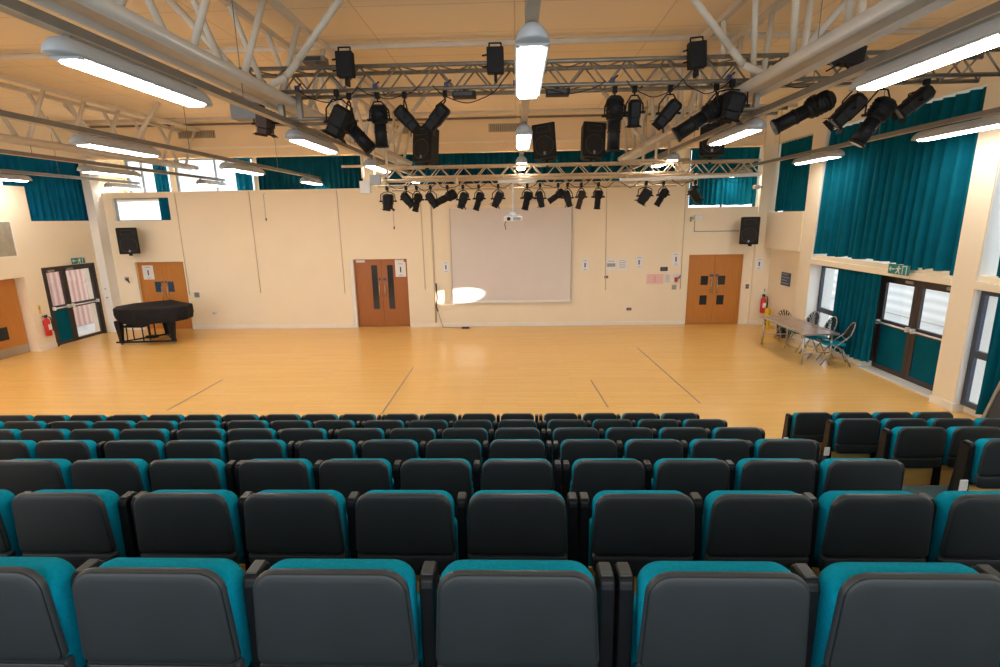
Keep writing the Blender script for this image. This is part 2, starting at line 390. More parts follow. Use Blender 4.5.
curtain('curtain', 'teal curtain in the high window above the right double door', (6.02, 18.6), (8.3, 18.6), 3.93, 5.84, 14, .06, seed=10)
curtain('curtain', 'teal curtain in the short high window by the right corner', (8.2, 16.93), (8.2, 15.0), 3.68, 5.7, 11, .06, seed=11)
curtain('curtain', 'tall teal curtain on the right wall, panel next to the far pillar', (8.1, 14.3), (8.1, 12.15), 2.54, 5.66, 8, .12, seed=12, hem=.03)
curtain('curtain', 'tall teal curtain on the right wall, middle of three panels', (8.08, 12.15), (8.08, 11.0), 2.56, 5.66, 5, .12, seed=13, hem=.03)
curtain('curtain', 'tall teal curtain on the right wall, panel above the glazed door', (8.06, 11.02), (8.06, 9.63), 2.48, 5.66, 5, .13, seed=14, hem=.06)
curtain('curtain', 'teal curtain at the upper right edge, nearer than the right pillar', (8.1, 8.98), (8.1, 5.2), 2.5, 5.66, 16, .10, seed=15, hem=.05)
curtain('curtain', 'teal floor length curtain between the folding chairs and glazed door', (8.18, 13.3), (8.18, 11.72), .17, 2.24, 9, .08, seed=16)
curtain('curtain', 'teal floor length curtain behind the leaning blackboard', (7.98, 8.66), (7.98, 6.3), .17, 2.24, 11, .09, seed=17)

# ------------------------------------------------------------------ doors
def double_door(n, label, x0, x1, z1, y, mat, wins, glassmat, handles=True, frame=True):
    root = thing(n, label, 'double door'); root['kind'] = 'structure'
    xm = (x0+x1)/2
    MB().box(x0, x0+.05, y-.05, y+.06, 0, z1).box(x1-.05, x1, y-.05, y+.06, 0, z1).box(x0+.05, x1-.05, y-.05, y+.06, z1-.05, z1).build('door_frame', mat, root)
    for s, (a, b) in enumerate(((x0+.05, xm-.004), (xm+.004, x1-.05))):
        leaf = MB().box(a, b, y-.022, y+.022, .01, z1-.05).build('door_leaf', mat, root, bevel=.004)
        for (u0, u1, w0, w1) in wins[s]:
            g = MB().box(u0, u1, y-.03, y-.021, w0, w1); g.build('vision_panel', glassmat, leaf)
            f = MB()
            for q in ((u0-.02, u0, w0-.02, w1+.02), (u1, u1+.02, w0-.02, w1+.02), (u0, u1, w0-.02, w0), (u0, u1, w1, w1+.02)): f.box(q[0], q[1], y-.034, y-.02, q[2], q[3])
            f.build('panel_bead', mat, leaf)
        hx = b-.09 if s == 0 else a+.09
        MB().use('chrome').tube((hx, y-.07, 1.05), (hx, y-.07, 1.5), .016).tube((hx, y-.07, 1.1), (hx, y-.02, 1.1), .01).tube((hx, y-.07, 1.45), (hx, y-.02, 1.45), .01).build('pull_handle', None, leaf)
        MB().box(hx-.06, hx+.06, y-.026, y-.02, 1.6, 1.68).build('push_plate', 'blue_sign', leaf)
    return root
d2 = double_door('door_2', 'brown double door in the middle of the back wall', -5.5, -3.68, 2.33, YB+.16, 'door_dark',
            [[(-4.93, -4.73, .62, 2.12)], [(-4.39, -4.19, .62, 2.12)]], 'pane_dark')
MB().box(-5.42, -5.12, YB+.08, YB+.14, 2.22, 2.3).build('door_closer', 'white', d2)
MB().box(-4.1, -3.8, YB+.08, YB+.14, 2.22, 2.3).build('door_closer', 'white', d2)
struct('trim_9', MB().box(-5.64, -5.5, YB+.01, YB+.26, 0, 2.33), 'wall_white', 'pale reveal beside the middle double door', 'reveal')
d4 = double_door('door_4', 'orange wood double door at the right end of the back wall', 5.66, 7.42, 2.33, YB+.08, 'door',
            [[(6.10, 6.34, 1.33, 1.63), (6.10, 6.34, .66, .98)], [(6.66, 6.90, 1.33, 1.63), (6.66, 6.90, .66, .98)]], 'pane_dark')
d3 = double_door('door_3', 'orange wood double door behind the covered piano', -13.0, -11.32, 2.34, YB+.14, 'door',
            [[(-12.50, -12.27, 1.30, 1.66)], [(-12.04, -11.83, 1.30, 1.66)]], 'pane_blue')
# backing behind the doors so the openings are closed
struct('trim_10', MB().box(-13.1, -11.2, YB+.25, YB+.3, 0, 2.5).box(-5.7, -3.6, YB+.25, YB+.3, 0, 2.5).box(5.6, 7.5, YB+.25, YB+.3, 0, 2.5), 'wall', 'wall lining behind the doors', 'lining')
# left orange door
r = thing('door_1', 'orange wood door at the left edge with steel kickplate', 'door'); r['kind'] = 'structure'
leaf = MB().box(-14.36, -14.3, 12.32, 14.08, .0, 2.18).build('door_leaf', 'door', r)
MB().box(-14.3, -14.29, 12.4, 14.06, .02, .26).build('kick_plate', 'kickplate', leaf)
MB().box(-14.3, -14.285, 13.3, 13.56, .5, .86).build('vision_panel', 'pane_dark', leaf)
struct('trim_11', MB().box(-14.5, -14.4, 12.1, 14.3, 0, 2.4), 'wall', 'lining behind the left door', 'lining')

def glazed_door(name, label, x, side, leaves, z1, rail_z, panels, sash=.09):
    """doors in an x-plane; panels: per leaf list of (z0,z1,mat)"""
    root = thing(name, label, 'glazed door'); root['kind'] = 'structure'
    ya, yb = leaves[0][0], leaves[-1][1]
    MB().box(x-.06, x+.06, ya-.07, ya, 0, z1+.07).box(x-.06, x+.06, yb, yb+.07, 0, z1+.07).box(x-.06, x+.06, ya, yb, z1, z1+.07).build('door_frame', 'frame_brown', root)
    for i, (a, b) in enumerate(leaves):
        mb = MB(); t = sash
        mb.box(x-.03, x+.03, a+.004, a+t, .02, z1-.005).box(x-.03, x+.03, b-t, b-.004, .02, z1-.005)
        mb.box(x-.03, x+.03, a+t, b-t, .02, .02+t).box(x-.03, x+.03, a+t, b-t, z1-t, z1-.005).box(x-.03, x+.03, a+t, b-t, rail_z-.07, rail_z+.07)
        leaf = mb.build('door_leaf', 'frame_brown', root)
        for j, (z0, zz, m) in enumerate(panels[i]):
            if m == 'glass': MB().box(x-.004, x+.004, a+t, b-t, z0, zz).build('pane', 'glass', leaf)
            else: MB().box(x-.012, x+.012, a+t, b-t, z0, zz).build('cloth_panel', m, leaf)
        xs = x-side*.1
        MB().use('white').tube((xs, a+.06, rail_z), (xs, b-.06, rail_z), .02).box(x-side*.11, x-side*.03, a+.05, a+.1, rail_z-.05, rail_z+.05).box(x-side*.11, x-side*.03, b-.1, b-.05, rail_z-.05, rail_z+.05).build('push_bar', None, leaf)
        MB().box(x-side*.07, x-side*.03, a+.12, a+.34, z1-.07, z1-.01).build('door_closer', 'steel_soft', leaf)
    return root
gd = glazed_door('door_5', 'dark framed glazed double door on the left wall', -14.05, -1, [(14.73, 15.40), (15.40, 16.52)], 2.32, 1.15,
            [[(.1, 1.08, 'curtain'), (1.2, 2.25, 'glass')], [(.1, 1.08, 'glass'), (1.2, 2.25, 'glass')]])
gd = glazed_door('door_6', 'dark framed glazed double door on the right wall', 8.45, 1, [(9.85, 10.93), (10.93, 12.0)], 2.16, 1.12,
            [[(.1, 1.06, 'curtain'), (1.18, 2.1, 'glass')], [(.1, 1.06, 'curtain'), (1.18, 2.1, 'glass')]], .12)
struct('trim_30', MB().box(8.2, 8.55, 12.07, 12.14, 0, 2.26), 'frame_brown', 'dark post between right lower window and glazed door', 'post')
struct('trim_12', MB().box(8.1, 8.5, 9.74, 12.05, 0, .03), 'white', 'pale threshold strip of the right glazed door', 'threshold')

# ------------------------------------------------------------------ roof trusses
def beam(X, label, y0=1.5, y1=17.05, wide=.17):
    root = thing('roof_truss', label, 'roof truss', (X, 0, 0))
    for s in (-1, 1): MB().tube((s*wide, y0, 5.36), (s*wide, y1, 5.36), .072, n=14).build('bottom_chord', 'beam', root)
    MB().box(-.12, .12, y0, y1, 5.33, 5.39).build('chord_plate', 'beam', root)
    for s in (-1, 1): MB().box(s*.30-.045, s*.30+.045, y0, y1, 6.45, 6.54).build('top_chord', 'web', root)
    y = 2.7; k = 0
    while y < y1-.3:
        for sg, dy in ((-1, -.40), (1, .40)):
            if y+dy > y0: MB().tube((sg*.08, y+dy*.1, 5.40), (sg*.30, y+dy, 6.47), .042, n=8).build('web_strut', 'web', root)
        y += 1.06; k += 1
    for y in (7.75, 13.9, 2.0):
        for s in (-1, 1):
            MB().path([(0, y, 5.46), (s*.32, y, 5.60), (s*.5, y, 5.8), (s*1.25, y, 6.66)], .052).build('cross_brace', 'web', root)
    return root
beam(-3.55, 'pale grey tubular roof truss left of the centre lamps')
beam(3.45, 'pale grey tubular roof truss right of the centre lamps')
b3 = beam(-10.45, 'pale tubular roof truss over the left side of the hall', 4., wide=.1)
for k, y in enumerate((3.8, 9.85, 15.85)):
    tag(MB().tube((-14.2, y, 6.6), (8.4, y, 6.6), .05).build('purlin', 'web'), ['tan tube under the ceiling nearest the camera', 'tan tube under the ceiling above the front lighting truss', 'tan tube under the ceiling near the back bulkhead'][k], 'ceiling tube')

# ------------------------------------------------------------------ light rails and lamps
RAILS = [(-3.46, 5.05, 'left of the centre line'), (.13, 5.05, 'along the centre line'), (3.65, 5.05, 'right of the centre line'), (-6.9, 5.05, 'halfway across the left'),
         (7.34, 5.05, 'beside the right curtains'), (-10.35, 5.05, 'third out on the left side'), (-13.45, 5.0, 'closest to the left wall')]
lampwords = ['nearest the camera', 'second from the camera', 'third from the camera', 'farthest one']
def make_lamp():
    root = thing('pendant_strip_light', 'x', 'ceiling light')
    L, W, Hh = 1.0, .135, .145
    rings = []
    for t in (-1, -.985, -.94, -.88, -.8, .8, .88, .94, .985, 1):
        e = 1 if abs(t) <= .8 else math.sqrt(max(.0, 1-((abs(t)-.8)/.2)**2))*.8+.2
        e = max(e, .25); y = t*L
        ring = []
        for i in range(13):
            a = PI*i/12; ring.append((W*e*math.cos(a)*1.0, y, Hh*e*math.sin(a)))
        rings.append(ring)
    MB().loft(rings).build('housing', 'fix', root)
    MB().prism([(-.108, .0), (.108, .0), (.085, -.035), (-.085, -.035)], 'y', -.80, .80).build('diffuser', 'lamp_on', root)
    f = MB()
    f.box(-.125, -.108, -.86, .86, -.012, .004).box(.108, .125, -.86, .86, -.012, .004).box(-.108, .108, -.86, -.8, -.02, .004).box(-.108, .108, .8, .86, -.02, .004)
    f.build('trim_frame', 'fix', root)
    for y in (-.8, .8): MB().tube((0, y, .10), (0, y, .19), .03).build('hanger', 'steel_soft', root)
    return root
lamp0 = make_lamp(); used = False
for ri, (X, Z, words) in enumerate(RAILS):
    root = thing('lighting_rail', 'grey suspended lighting rail ' + words, 'lighting rail', (X, 0, Z))
    y0 = 1.0
    MB().box(-.045, .045, y0, 18.55, -.01, .07).build('rail', 'rail', root)
    MB().box(-.05, .05, y0, 18.55, -.016, -.01).build('rail_lip', 'rail_light', root)
    for y in (3.2, 6.9, 11.2, 15.3): MB().tube((0, y, .06), (0, y, 1.68 if abs(X+10.4) > 1 else .3), .006, n=5).build('hanging_wire', 'rail', root)
    for k in range(4):
        yc = 5.05+4.15*k if k < 3 else 17.78
        o = lamp0 if not used else copy_tree(lamp0, (0, 0, 0)); used = True
        o.location = (X, yc, Z-.18); o.scale = (1, .8 if k == 3 else 1, 1); o['group'] = 'pendant strip lights'
        o['label'] = 'white strip lamp on the rail %s, %s' % (words, lampwords[k])

# ------------------------------------------------------------------ lighting trusses
def box_truss(name, label, x0, x1, yf, yb, z0, z1, r, mat, step):
    root = thing(name, label, 'lighting truss', (0, 0, 0))
    for y in (yf, yb):
        for z in (z0, z1): MB().tube((x0, y, z), (x1, y, z), r).build('chord', mat, root)
    mb = MB(); n = max(2, int((x1-x0)/step))
    for i in range(n):
        a = x0+(x1-x0)*i/n; b = x0+(x1-x0)*(i+1)/n; up = i % 2
        for y in (yf, yb): mb.tube((a, y, z1 if up else z0), (b, y, z0 if up else z1), r*.45, n=6)
        for z in (z0, z1): mb.tube((a, yf if up else yb, z), (b, yb if up else yf, z), r*.4, n=5)
    mb.build('lattice', mat, root)
    return root
t1 = box_truss('lighting_truss', 'grey aluminium lighting truss across the hall, nearer one', -4.2, 6.85, 8.05, 8.42, 5.47, 5.79, .03, 'truss', .27)
for x in (-3.2, -2.05, -1.0, .0, 1.4, 3.05):
    MB().box(x-.03, x+.03, 7.99, 8.03, 5.47, 5.54).tube((x+.02, 8.0, 5.53), (x+.07, 8.0, 5.57), .014).build('cable_clamp', 'blue_clamp', t1)
for x0, x1 in ((-3.2, -2.3), (-2.3, -1.4), (-1.2, -.2), (0.3, 1.3), (1.6, 2.4), (2.4, 3.1), (3.5, 4.6)):
    mb = MB(); sg = random.uniform(.14, .3); pts = [(x0+(x1-x0)*i/16, 8.0+.03*math.sin(i), 5.5-sg*math.sin(PI*i/16)**.8) for i in range(17)]
    mb.path(pts, .007, 5); mb.build('drooping_cable', 'black', t1)
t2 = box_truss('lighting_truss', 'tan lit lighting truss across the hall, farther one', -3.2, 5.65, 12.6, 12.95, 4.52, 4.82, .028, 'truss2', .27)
for y, z, x0, x1 in ((12.45, 4.38, -3.25, 4.2), (12.75, 4.3, -3.0, 3.8)):
    MB().tube((x0, y, z), (x1, y, z), .026).build('lamp_bar', 'truss2', t2)
for x in (-3.1, -1.4, .4, 2.6, 4.2):
    MB().box(x-.02, x+.02, 12.5, 12.75, 4.28, 4.55).build('bar_bracket', 'truss2', t2)
for i in range(14):
    mb = MB(); x0 = -3+i*.6; pts = [(x0+.5*k/6, 12.42, 4.4-.12*math.sin(PI*k/6)*random.uniform(.6, 1.3)) for k in range(7)]
    mb.path(pts, .008, 5); mb.build('drooping_cable', 'black', t2)
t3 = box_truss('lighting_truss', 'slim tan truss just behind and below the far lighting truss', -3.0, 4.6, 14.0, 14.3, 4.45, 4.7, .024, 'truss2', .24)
for X, w in ((-3.4, 'left'), (3.4, 'right')):
    r = thing('drop_frame', 'steel drop frame joining the near truss to the %s roof truss' % w, 'bracket', (X, 8.2, 0))
    for dx in (-.14, .14): MB().box(dx-.035, dx+.035, -.04, .04, 5.12, 5.5).build('post', 'truss', r)
    MB().tube((-.45, 0, 5.12), (.6, 0, 5.12), .028).build('cross_bar', 'truss', r)
    MB().tube((-.45, .3, 5.10), (.6, .3, 5.10), .024).build('cross_bar', 'truss', r)
    r2 = thing('drop_frame', 'tan drop frame joining the far truss to the %s roof truss' % w, 'bracket', (X if X < 0 else 3.3, 12.78, 0))
    for dx in (-.3, 0, .3): MB().box(dx-.025, dx+.025, -.03, .03, 4.85 if X > 0 else 4.6, 5.32).build('post', 'truss2', r2)
    MB().tube((-.8, 0, 4.88), (.8, 0, 4.88), .03).build('cross_bar', 'truss2', r2)

tag(MB().tube((2.4, 12.40, 4.42), (5.6, 12.42, 4.48), .035).build('scaffold_tube', 'white'), 'white scaffold tube along the right half of the far truss', 'pole')

# --- lanterns
def lantern(kind, label, clamp, p, q, r, mat='black', group=None, hang=.0):
    """clamp: (x,y,z) on the bar; body from tail p to nose q"""
    C = Vector(clamp); p = Vector(p)-C; q = Vector(q)-C; d = (q-p); n = d.normalized(); mid = p+d*(.35 if kind == 'profile' else .45)
    root = thing('%s_spotlight' % kind if kind != 'profile' else 'profile_spotlight', label, 'stage light', C, group=group)
    side = n.cross(Vector((0, 1, 0)))
    side = Vector((0, 1, 0)).cross(n).normalized() if side.length > .1 else Vector((1, 0, 0))
    sd = Vector((0, 1, 0)) if abs(n.z) < .75 else Vector((1, 0, 0))
    MB().box(-.03, .03, -.035, .035, -.06, .035).tube((0, 0, -.05), (0, 0, -.1), .012).build('hook_clamp', 'black', root)
    ww = r*1.45
    MB().path([mid-sd*ww, mid-sd*ww*.95+Vector((0, 0, r*1.3)), Vector((-sd.x*r*.5, -sd.y*r*.5, -.10)), Vector((sd.x*r*.5, sd.y*r*.5, -.10)), mid+sd*ww*.95+Vector((0, 0, r*1.3)), mid+sd*ww], .011, 6).build('yoke', 'black', root)
    if kind == 'profile':
        b = MB(); b.tube(p, p+d*.06, r*.75, r*1.15, 14).tube(p+d*.06, p+d*.40, r*1.2, r*1.2, 14).tube(p+d*.40, p+d*.46, r*1.2, r*.8, 14)
        for k in range(4): b.tube(p+d*(.1+.07*k), p+d*(.12+.07*k), r*1.3, n=14)
        body = b.build('lamp_body', mat, root)
        for s in (-1, 1): MB().tube(mid+sd*s*r*1.1, mid+sd*s*(ww+.04), .02, n=8).build('tilt_knob', 'black', body)
        t = MB(); t.tube(p+d*.44, q-d*.03, r*.86, r*.9, 14).tube(q-d*.05, q, r*1.0, n=14).tube(p+d*.62, p+d*.65, r*.97, n=14)
        tb = t.build('lens_tube', mat, root)
        MB().tube(q-d*.005, q+d*.004, r*.78, n=14).build('lens', 'lens', tb)
    else:
        b = MB(); a = Vector((0, 1, 0)) if abs(n.y) < .8 else Vector((0, 0, 1)); x = n.cross(a).normalized(); y = n.cross(x)
        def ring(t, s): return [p+d*t+x*u*r*s+y*v*r*s for u, v in ((-1, -.55), (-.6, -1), (.6, -1), (1, -.55), (1, .55), (.6, 1), (-.6, 1), (-1, .55))]
        b.loft([ring(0, .75), ring(.1, 1.), ring(.62, 1.), ring(.68, .88), ring(.9, .88)], smooth=False)
        body = b.build('lamp_body', mat, root)
        MB().tube(q-d*.12, q-d*.08, r*.8, n=12).build('lens', 'lens', body)
        for s in (-1, 1): MB().tube(mid+sd*s*r*.9, mid+sd*s*(ww+.035), .018, n=8).build('tilt_knob', 'black', body)
        f = MB()
        for s in (-1, 1):
            f.quad(p+d*.9+x*s*r*.9-y*r*.8, p+d*.9+x*s*r*.9+y*r*.8, q+x*s*r*1.35+y*r*.8, q+x*s*r*1.35-y*r*.8)
            f.quad(p+d*.9+y*s*r*.9-x*r*.8, p+d*.9+y*s*r*.9+x*r*.8, q+y*s*r*1.2+x*r*.8, q+y*s*r*1.2-x*r*.8)
        f.build('barn_doors', mat, root)
    return root
ZB = 5.44
F = [
 ('fresnel', 'dark bronze stage light hanging alone left of the left roof truss', (-3.84, 8.2, 5.30), (-3.80, 8.2, 5.22), (-3.86, 8.25, 4.90), .12, 'brown_metal'),
 ('profile', 'large black profile spotlight angled down right, leftmost pair on near truss', (-2.5, 8.2, ZB), (-2.70, 8.15, 5.20), (-2.24, 8.35, 4.66), .115, 'black'),
 ('fresnel', 'black stage light with round vents tucked against the leftmost large spotlight', (-2.62, 8.0, ZB), (-2.50, 8.0, 5.22), (-2.72, 8.0, 4.82), .14, 'black'),
 ('profile', 'black profile spotlight pointing straight down, left half of near truss', (-2.07, 8.2, ZB), (-2.06, 8.2, 5.30), (-2.07, 8.3, 4.70), .105, 'black'),
 ('fresnel', 'small black stage light tilted down to the right, above left speaker', (-1.66, 8.2, ZB), (-1.78, 8.2, 5.24), (-1.50, 8.25, 4.93), .10, 'black'),
 ('fresnel', 'small black stage light tilted down to the left, above left speaker', (-1.05, 8.2, ZB), (-1.04, 8.2, 5.25), (-1.34, 8.25, 4.93), .10, 'black'),
 ('profile', 'black profile spotlight pointing straight down, right of the centre lamp', (1.47, 8.2, ZB), (1.47, 8.15, 5.33), (1.48, 8.25, 4.56), .105, 'black'),
 ('fresnel', 'small black stage light pointing straight down right of centre', (1.76, 8.2, ZB), (1.77, 8.2, 5.28), (1.77, 8.25, 4.90), .09, 'black'),
 ('fresnel', 'small black stage light tilted down left, between centre and right truss', (2.28, 8.2, ZB), (2.40, 8.2, 5.24), (2.12, 8.25, 4.90), .10, 'black'),
 ('profile', 'large black profile spotlight aimed down left beside right roof truss', (2.95, 8.2, ZB), (3.12, 8.15, 5.22), (2.42, 8.3, 4.78), .12, 'black'),
 ('fresnel', 'black stage light hanging upright just behind the right large spotlight', (3.1, 8.0, ZB), (3.16, 8.0, 5.30), (3.08, 8.05, 4.92), .15, 'black'),
 ('profile', 'large black profile spotlight aimed down left, right of roof truss', (4.45, 8.2, ZB), (4.62, 8.15, 5.24), (3.88, 8.3, 4.86), .12, 'black'),
 ('fresnel', 'black stage light tilted down left, second beyond the right roof truss', (4.95, 8.2, ZB), (5.06, 8.2, 5.24), (4.70, 8.25, 4.86), .12, 'black'),
 ('profile', 'black profile spotlight pointing steeply down in front of right curtain', (5.35, 8.2, ZB), (5.42, 8.15, 5.20), (5.12, 8.3, 4.60), .125, 'black'),
 ('fresnel', 'black stage light tilted down left, rightmost on near truss', (5.95, 8.2, ZB), (6.02, 8.2, 5.32), (5.62, 8.25, 4.98), .105, 'black'),
]
for (k, lab, c, p, q, r, m) in F: lantern(k, lab, c, p, q, r, m, 'stage lights on the near truss')
# small lanterns on the far truss (label word, x pixel-independent world X, tilt)
B = [('first', -3.05, -.05, 'fresnel', .15), ('second', -2.60, .22, 'fresnel', .12), ('third', -2.35, -.12, 'profile', .10), ('fourth', -2.02, .18, 'fresnel', .11),
     ('fifth', -1.62, -.5, 'profile', .12), ('sixth', -1.25, -.12, 'fresnel', .12), ('seventh', -.88, -.14, 'profile', .10), ('eighth', -.42, -.16, 'fresnel', .12), ('ninth', .26, -.1, 'profile', .11),
     ('tenth', .56, .08, 'fresnel', .10), ('eleventh', .98, -.35, 'profile', .10), ('twelfth', 1.2, .1, 'fresnel', .10), ('thirteenth', 1.52, -.1, 'profile', .09), ('fourteenth', 1.92, -.02, 'profile', .10),
     ('fifteenth', 3.02, -.18, 'fresnel', .14), ('sixteenth', 3.42, -.2, 'profile', .10), ('seventeenth', 4.15, .22, 'fresnel', .12)]
for w, x, dx, k, r in B:
    Ln = .42 if k == 'profile' else .36; dz = math.sqrt(max(.05, Ln*Ln-dx*dx))
    lantern(k, 'small black stage light under the far truss, %s from its left end' % w, (x, 12.45, 4.35), (x-dx*.4, 12.45, 4.20), (x+dx*.6, 12.52, 4.20-dz), r*.8,
            'brown_metal' if w == 'thirteenth' else 'black', 'stage lights on the far truss')
# flood lights with handles on top of near truss
for x, w, tz in ((-2.44, 'left of the centre lamp row', 0), (-.28, 'closest to the centre lamp row', 0), (2.57, 'right of the centre lamp row', -.08)):
    r = thing('handled_light_box', 'black box with carrying handle on the near truss, ' + w, 'stage light', (x, 7.95, 5.60), (0, tz, 0))
    MB().box(-.12, .12, -.07, .07, .02, .36).build('housing', 'black', r, bevel=.012)
    MB().path([(-.085, 0, .35), (-.085, 0, .42), (.085, 0, .42), (.085, 0, .35)], .012).build('handle', 'black', r)
    MB().box(-.02, .02, -.02, .12, -.08, .03).build('bracket', 'black', r)
    MB().tube((-.12, 0, .27), (-.19, 0, .26), .012, n=6).tube((-.12, 0, .12), (-.19, 0, .11), .012, n=6).build('socket', 'black', r)
r = thing('flood_light', 'black flood light lying on top of near truss past right roof truss', 'stage light', (4.62, 8.0, 5.72), (0, .15, 0))
MB().prism([(-.17, -.08), (.17, -.08), (.13, .1), (-.1, .12)], 'y', -.12, .12).build('housing', 'black', r); MB().box(-.2, .2, -.14, -.12, -.1, .14).build('front_flap', 'black', r)
MB().tube((-.2, 0, -.2), (0, 0, -.06), .012, n=6).tube((.2, 0, -.2), (0, 0, -.06), .012, n=6).build('bracket', 'black', r)
for x, z, w, mm in ((-2.93, 5.9, 'on top of the near truss at its left end', 'truss'), (-.75, 5.38, 'under the near truss left of the centre lamp', 'black'), (.62, 5.38, 'under the near truss right of the centre lamp', 'black')):
    r = thing('dimmer_pack', 'flat dark dimmer box ' + w, 'control box', (x, 8.1, z))
    MB().box(-.17, .17, -.1, .1, -.04, .04).build('case', mm, r, bevel=.006)
    MB().box(-.15, .12, -.104, -.1, -.025, .025).build('socket_row', 'rim', r)
    if z > 5.6: MB().box(-.02, .02, -.05, .05, -.12, -.04).build('foot', mm, r)
    else: MB().box(-.02, .02, -.02, .02, .03, .08).build('hanger', mm, r)
r = thing('gray_equipment_box', 'grey box fixed beside the left roof truss', 'equipment box', (-4.13, 8.3, 5.14))
MB().box(-.2, .2, -.12, .12, 0, .33).build('case', 'grey_box', r, bevel=.015); MB().tube((-.22, 0, .33), (0, 0, .36), .02).build('cable_gland', 'black', r)
MB().box(.18, .45, -.03, .03, .26, .31).build('bracket', 'fix', r)
for x, z, h, w in ((-3.52, 4.22, .28, 'white box hanging at the left end of the far truss'), (-3.27, 4.40, .24, 'pale blue box beside the white box on the far truss')):
    r = thing('equipment_box', w, 'equipment box', (x, 12.3, z)); MB().box(-.12, .12, -.06, .06, 0, h).build('case', 'white' if x < -3.4 else 'fix', r, bevel=.01)
    MB().box(-.03, .28, .06, .1, h-.05, h).build('bracket', 'fix', r)

# ------------------------------------------------------------------ loudspeakers
def speaker(label, loc, rot, w=.56, h=.86, d=.46, bracket=None, group=None):
    r = thing('loudspeaker', label, 'loudspeaker', loc, rot, group)
    # front face toward -Y; trapezoid plan
    poly = [(-w/2, -d/2), (w/2, -d/2), (w/2*.62, d/2), (-w/2*.62, d/2)]
    MB().prism(poly, 'z', 0, h).build('cabinet', 'black', r, bevel=.03)
    MB().box(-w/2+.04, w/2-.04, -d/2-.012, -d/2+.002, .05, h-.05).build('grille', 'black_soft', r, bevel=.01)
    wf = MB(); n = 28
    A = [(w*.39*math.cos(2*PI*i/n), -d/2-.016, h*.34+w*.39*math.sin(2*PI*i/n)) for i in range(n+1)]
    wf.path(A, .008, 5).build('woofer_ring', 'rim', r)
    hn = MB(); a, b = -w*.3, w*.3
    hn.path([(a, -d/2-.014, h*.74), (b, -d/2-.014, h*.74), (b*.9, -d/2-.014, h*.9), (a*.9, -d/2-.014, h*.9), (a, -d/2-.014, h*.74)], .006, 5).build('horn_surround', 'rim', r)
    MB().box(-.025, .025, -d/2-.02, -d/2-.012, .06, .13).build('badge', 'steel_soft', r)
    if bracket == 'wall': MB().box(-.04, .04, 0, .56, -.04, 0).box(-.05, .05, .2, .26, -.08, .2).build('wall_bracket', 'black', r)
    else: MB().box(-.03, .03, -.03, .03, -.16, 0).box(-.14, .14, -.04, .04, -.02, .0).build('truss_bracket', 'black', r)
    return r
speaker('black loudspeaker mounted on the wall under the low left window', (-12.72, 16.62, 2.66), (0, 0, .62), .58, .84, .46, 'wall')
speaker('black loudspeaker mounted on the wall beside the right double door', (7.34, 16.6, 2.68), (0, 0, -.52), .56, .84, .46, 'wall')
G = 'loudspeakers on the far truss'
speaker('black loudspeaker on the far truss, leftmost, turned to the right', (-2.12, 12.75, 4.92), (-.12, 0, -.5), group=G, h=.80)
speaker('black loudspeaker on the far truss, just right of the centre lamps', (.74, 12.75, 4.94), (-.12, -.10, -.25), group=G, h=.78)
speaker('black loudspeaker on the far truss, second right of the centre lamps', (1.76, 12.75, 4.94), (-.12, .06, .22), group=G, h=.78)
speaker('black loudspeaker on the far truss, rightmost near the right roof truss', (4.55, 12.75, 4.92), (-.12, 0, -.2), group=G, h=.80)

# ------------------------------------------------------------------ projector & screen
r = thing('projector', 'white projector hanging on a pole in front of the screen', 'projector', (-.08, 12.45, 3.53))
MB().box(-.22, .22, -.15, .15, -.0, .11).build('case', 'white', r, bevel=.02)
MB().tube((-.1, -.15, .055), (-.1, -.18, .055), .045).build('lens', 'black', r)
MB().box(.0, .18, -.156, -.15, .02, .09).build('vent', 'ink_grey', r)
MB().tube((0, 0, .1), (0, 0, .88), .025).build('pole', 'white', r)
MB().box(-.05, .05, -.05, .05, .11, .22).box(-.14, .14, -.02, .02, .16, .19).build('mount', 'steel_soft', r)
MB().path([(-.16, .0, .03), (-.2, 0, -.08), (-.17, 0, -.2)], .008, 5).build('cable', 'black', r)
tag(MB().tube((-.42, 12.40, 4.44), (.45, 12.40, 4.44), .04).build('scaffold_tube', 'white'), 'short white scaffold tube above the projector pole', 'pole')
r = thing('projection_screen', 'large white pull-down projection screen on the back wall', 'projection screen', (-.17, YB-.085, 0))
MB().box(-2.03, 2.0, -.05, .08, 3.93, 4.06).build('case', 'screen_case', r, bevel=.01)
MB().box(-1.98, 1.95, -.012, -.006, .9, 3.93).build('screen_cloth', 'screen', r)
MB().box(-2.0, 1.97, -.03, .01, .82, .90).build('bottom_bar', 'white', r, bevel=.008)
MB().box(-2.0, -1.98, -.014, .0, .9, 3.93).build('side_border', 'ink_grey', r); MB().box(1.95, 1.97, -.014, .0, .9, 3.93).build('side_border', 'ink_grey', r)

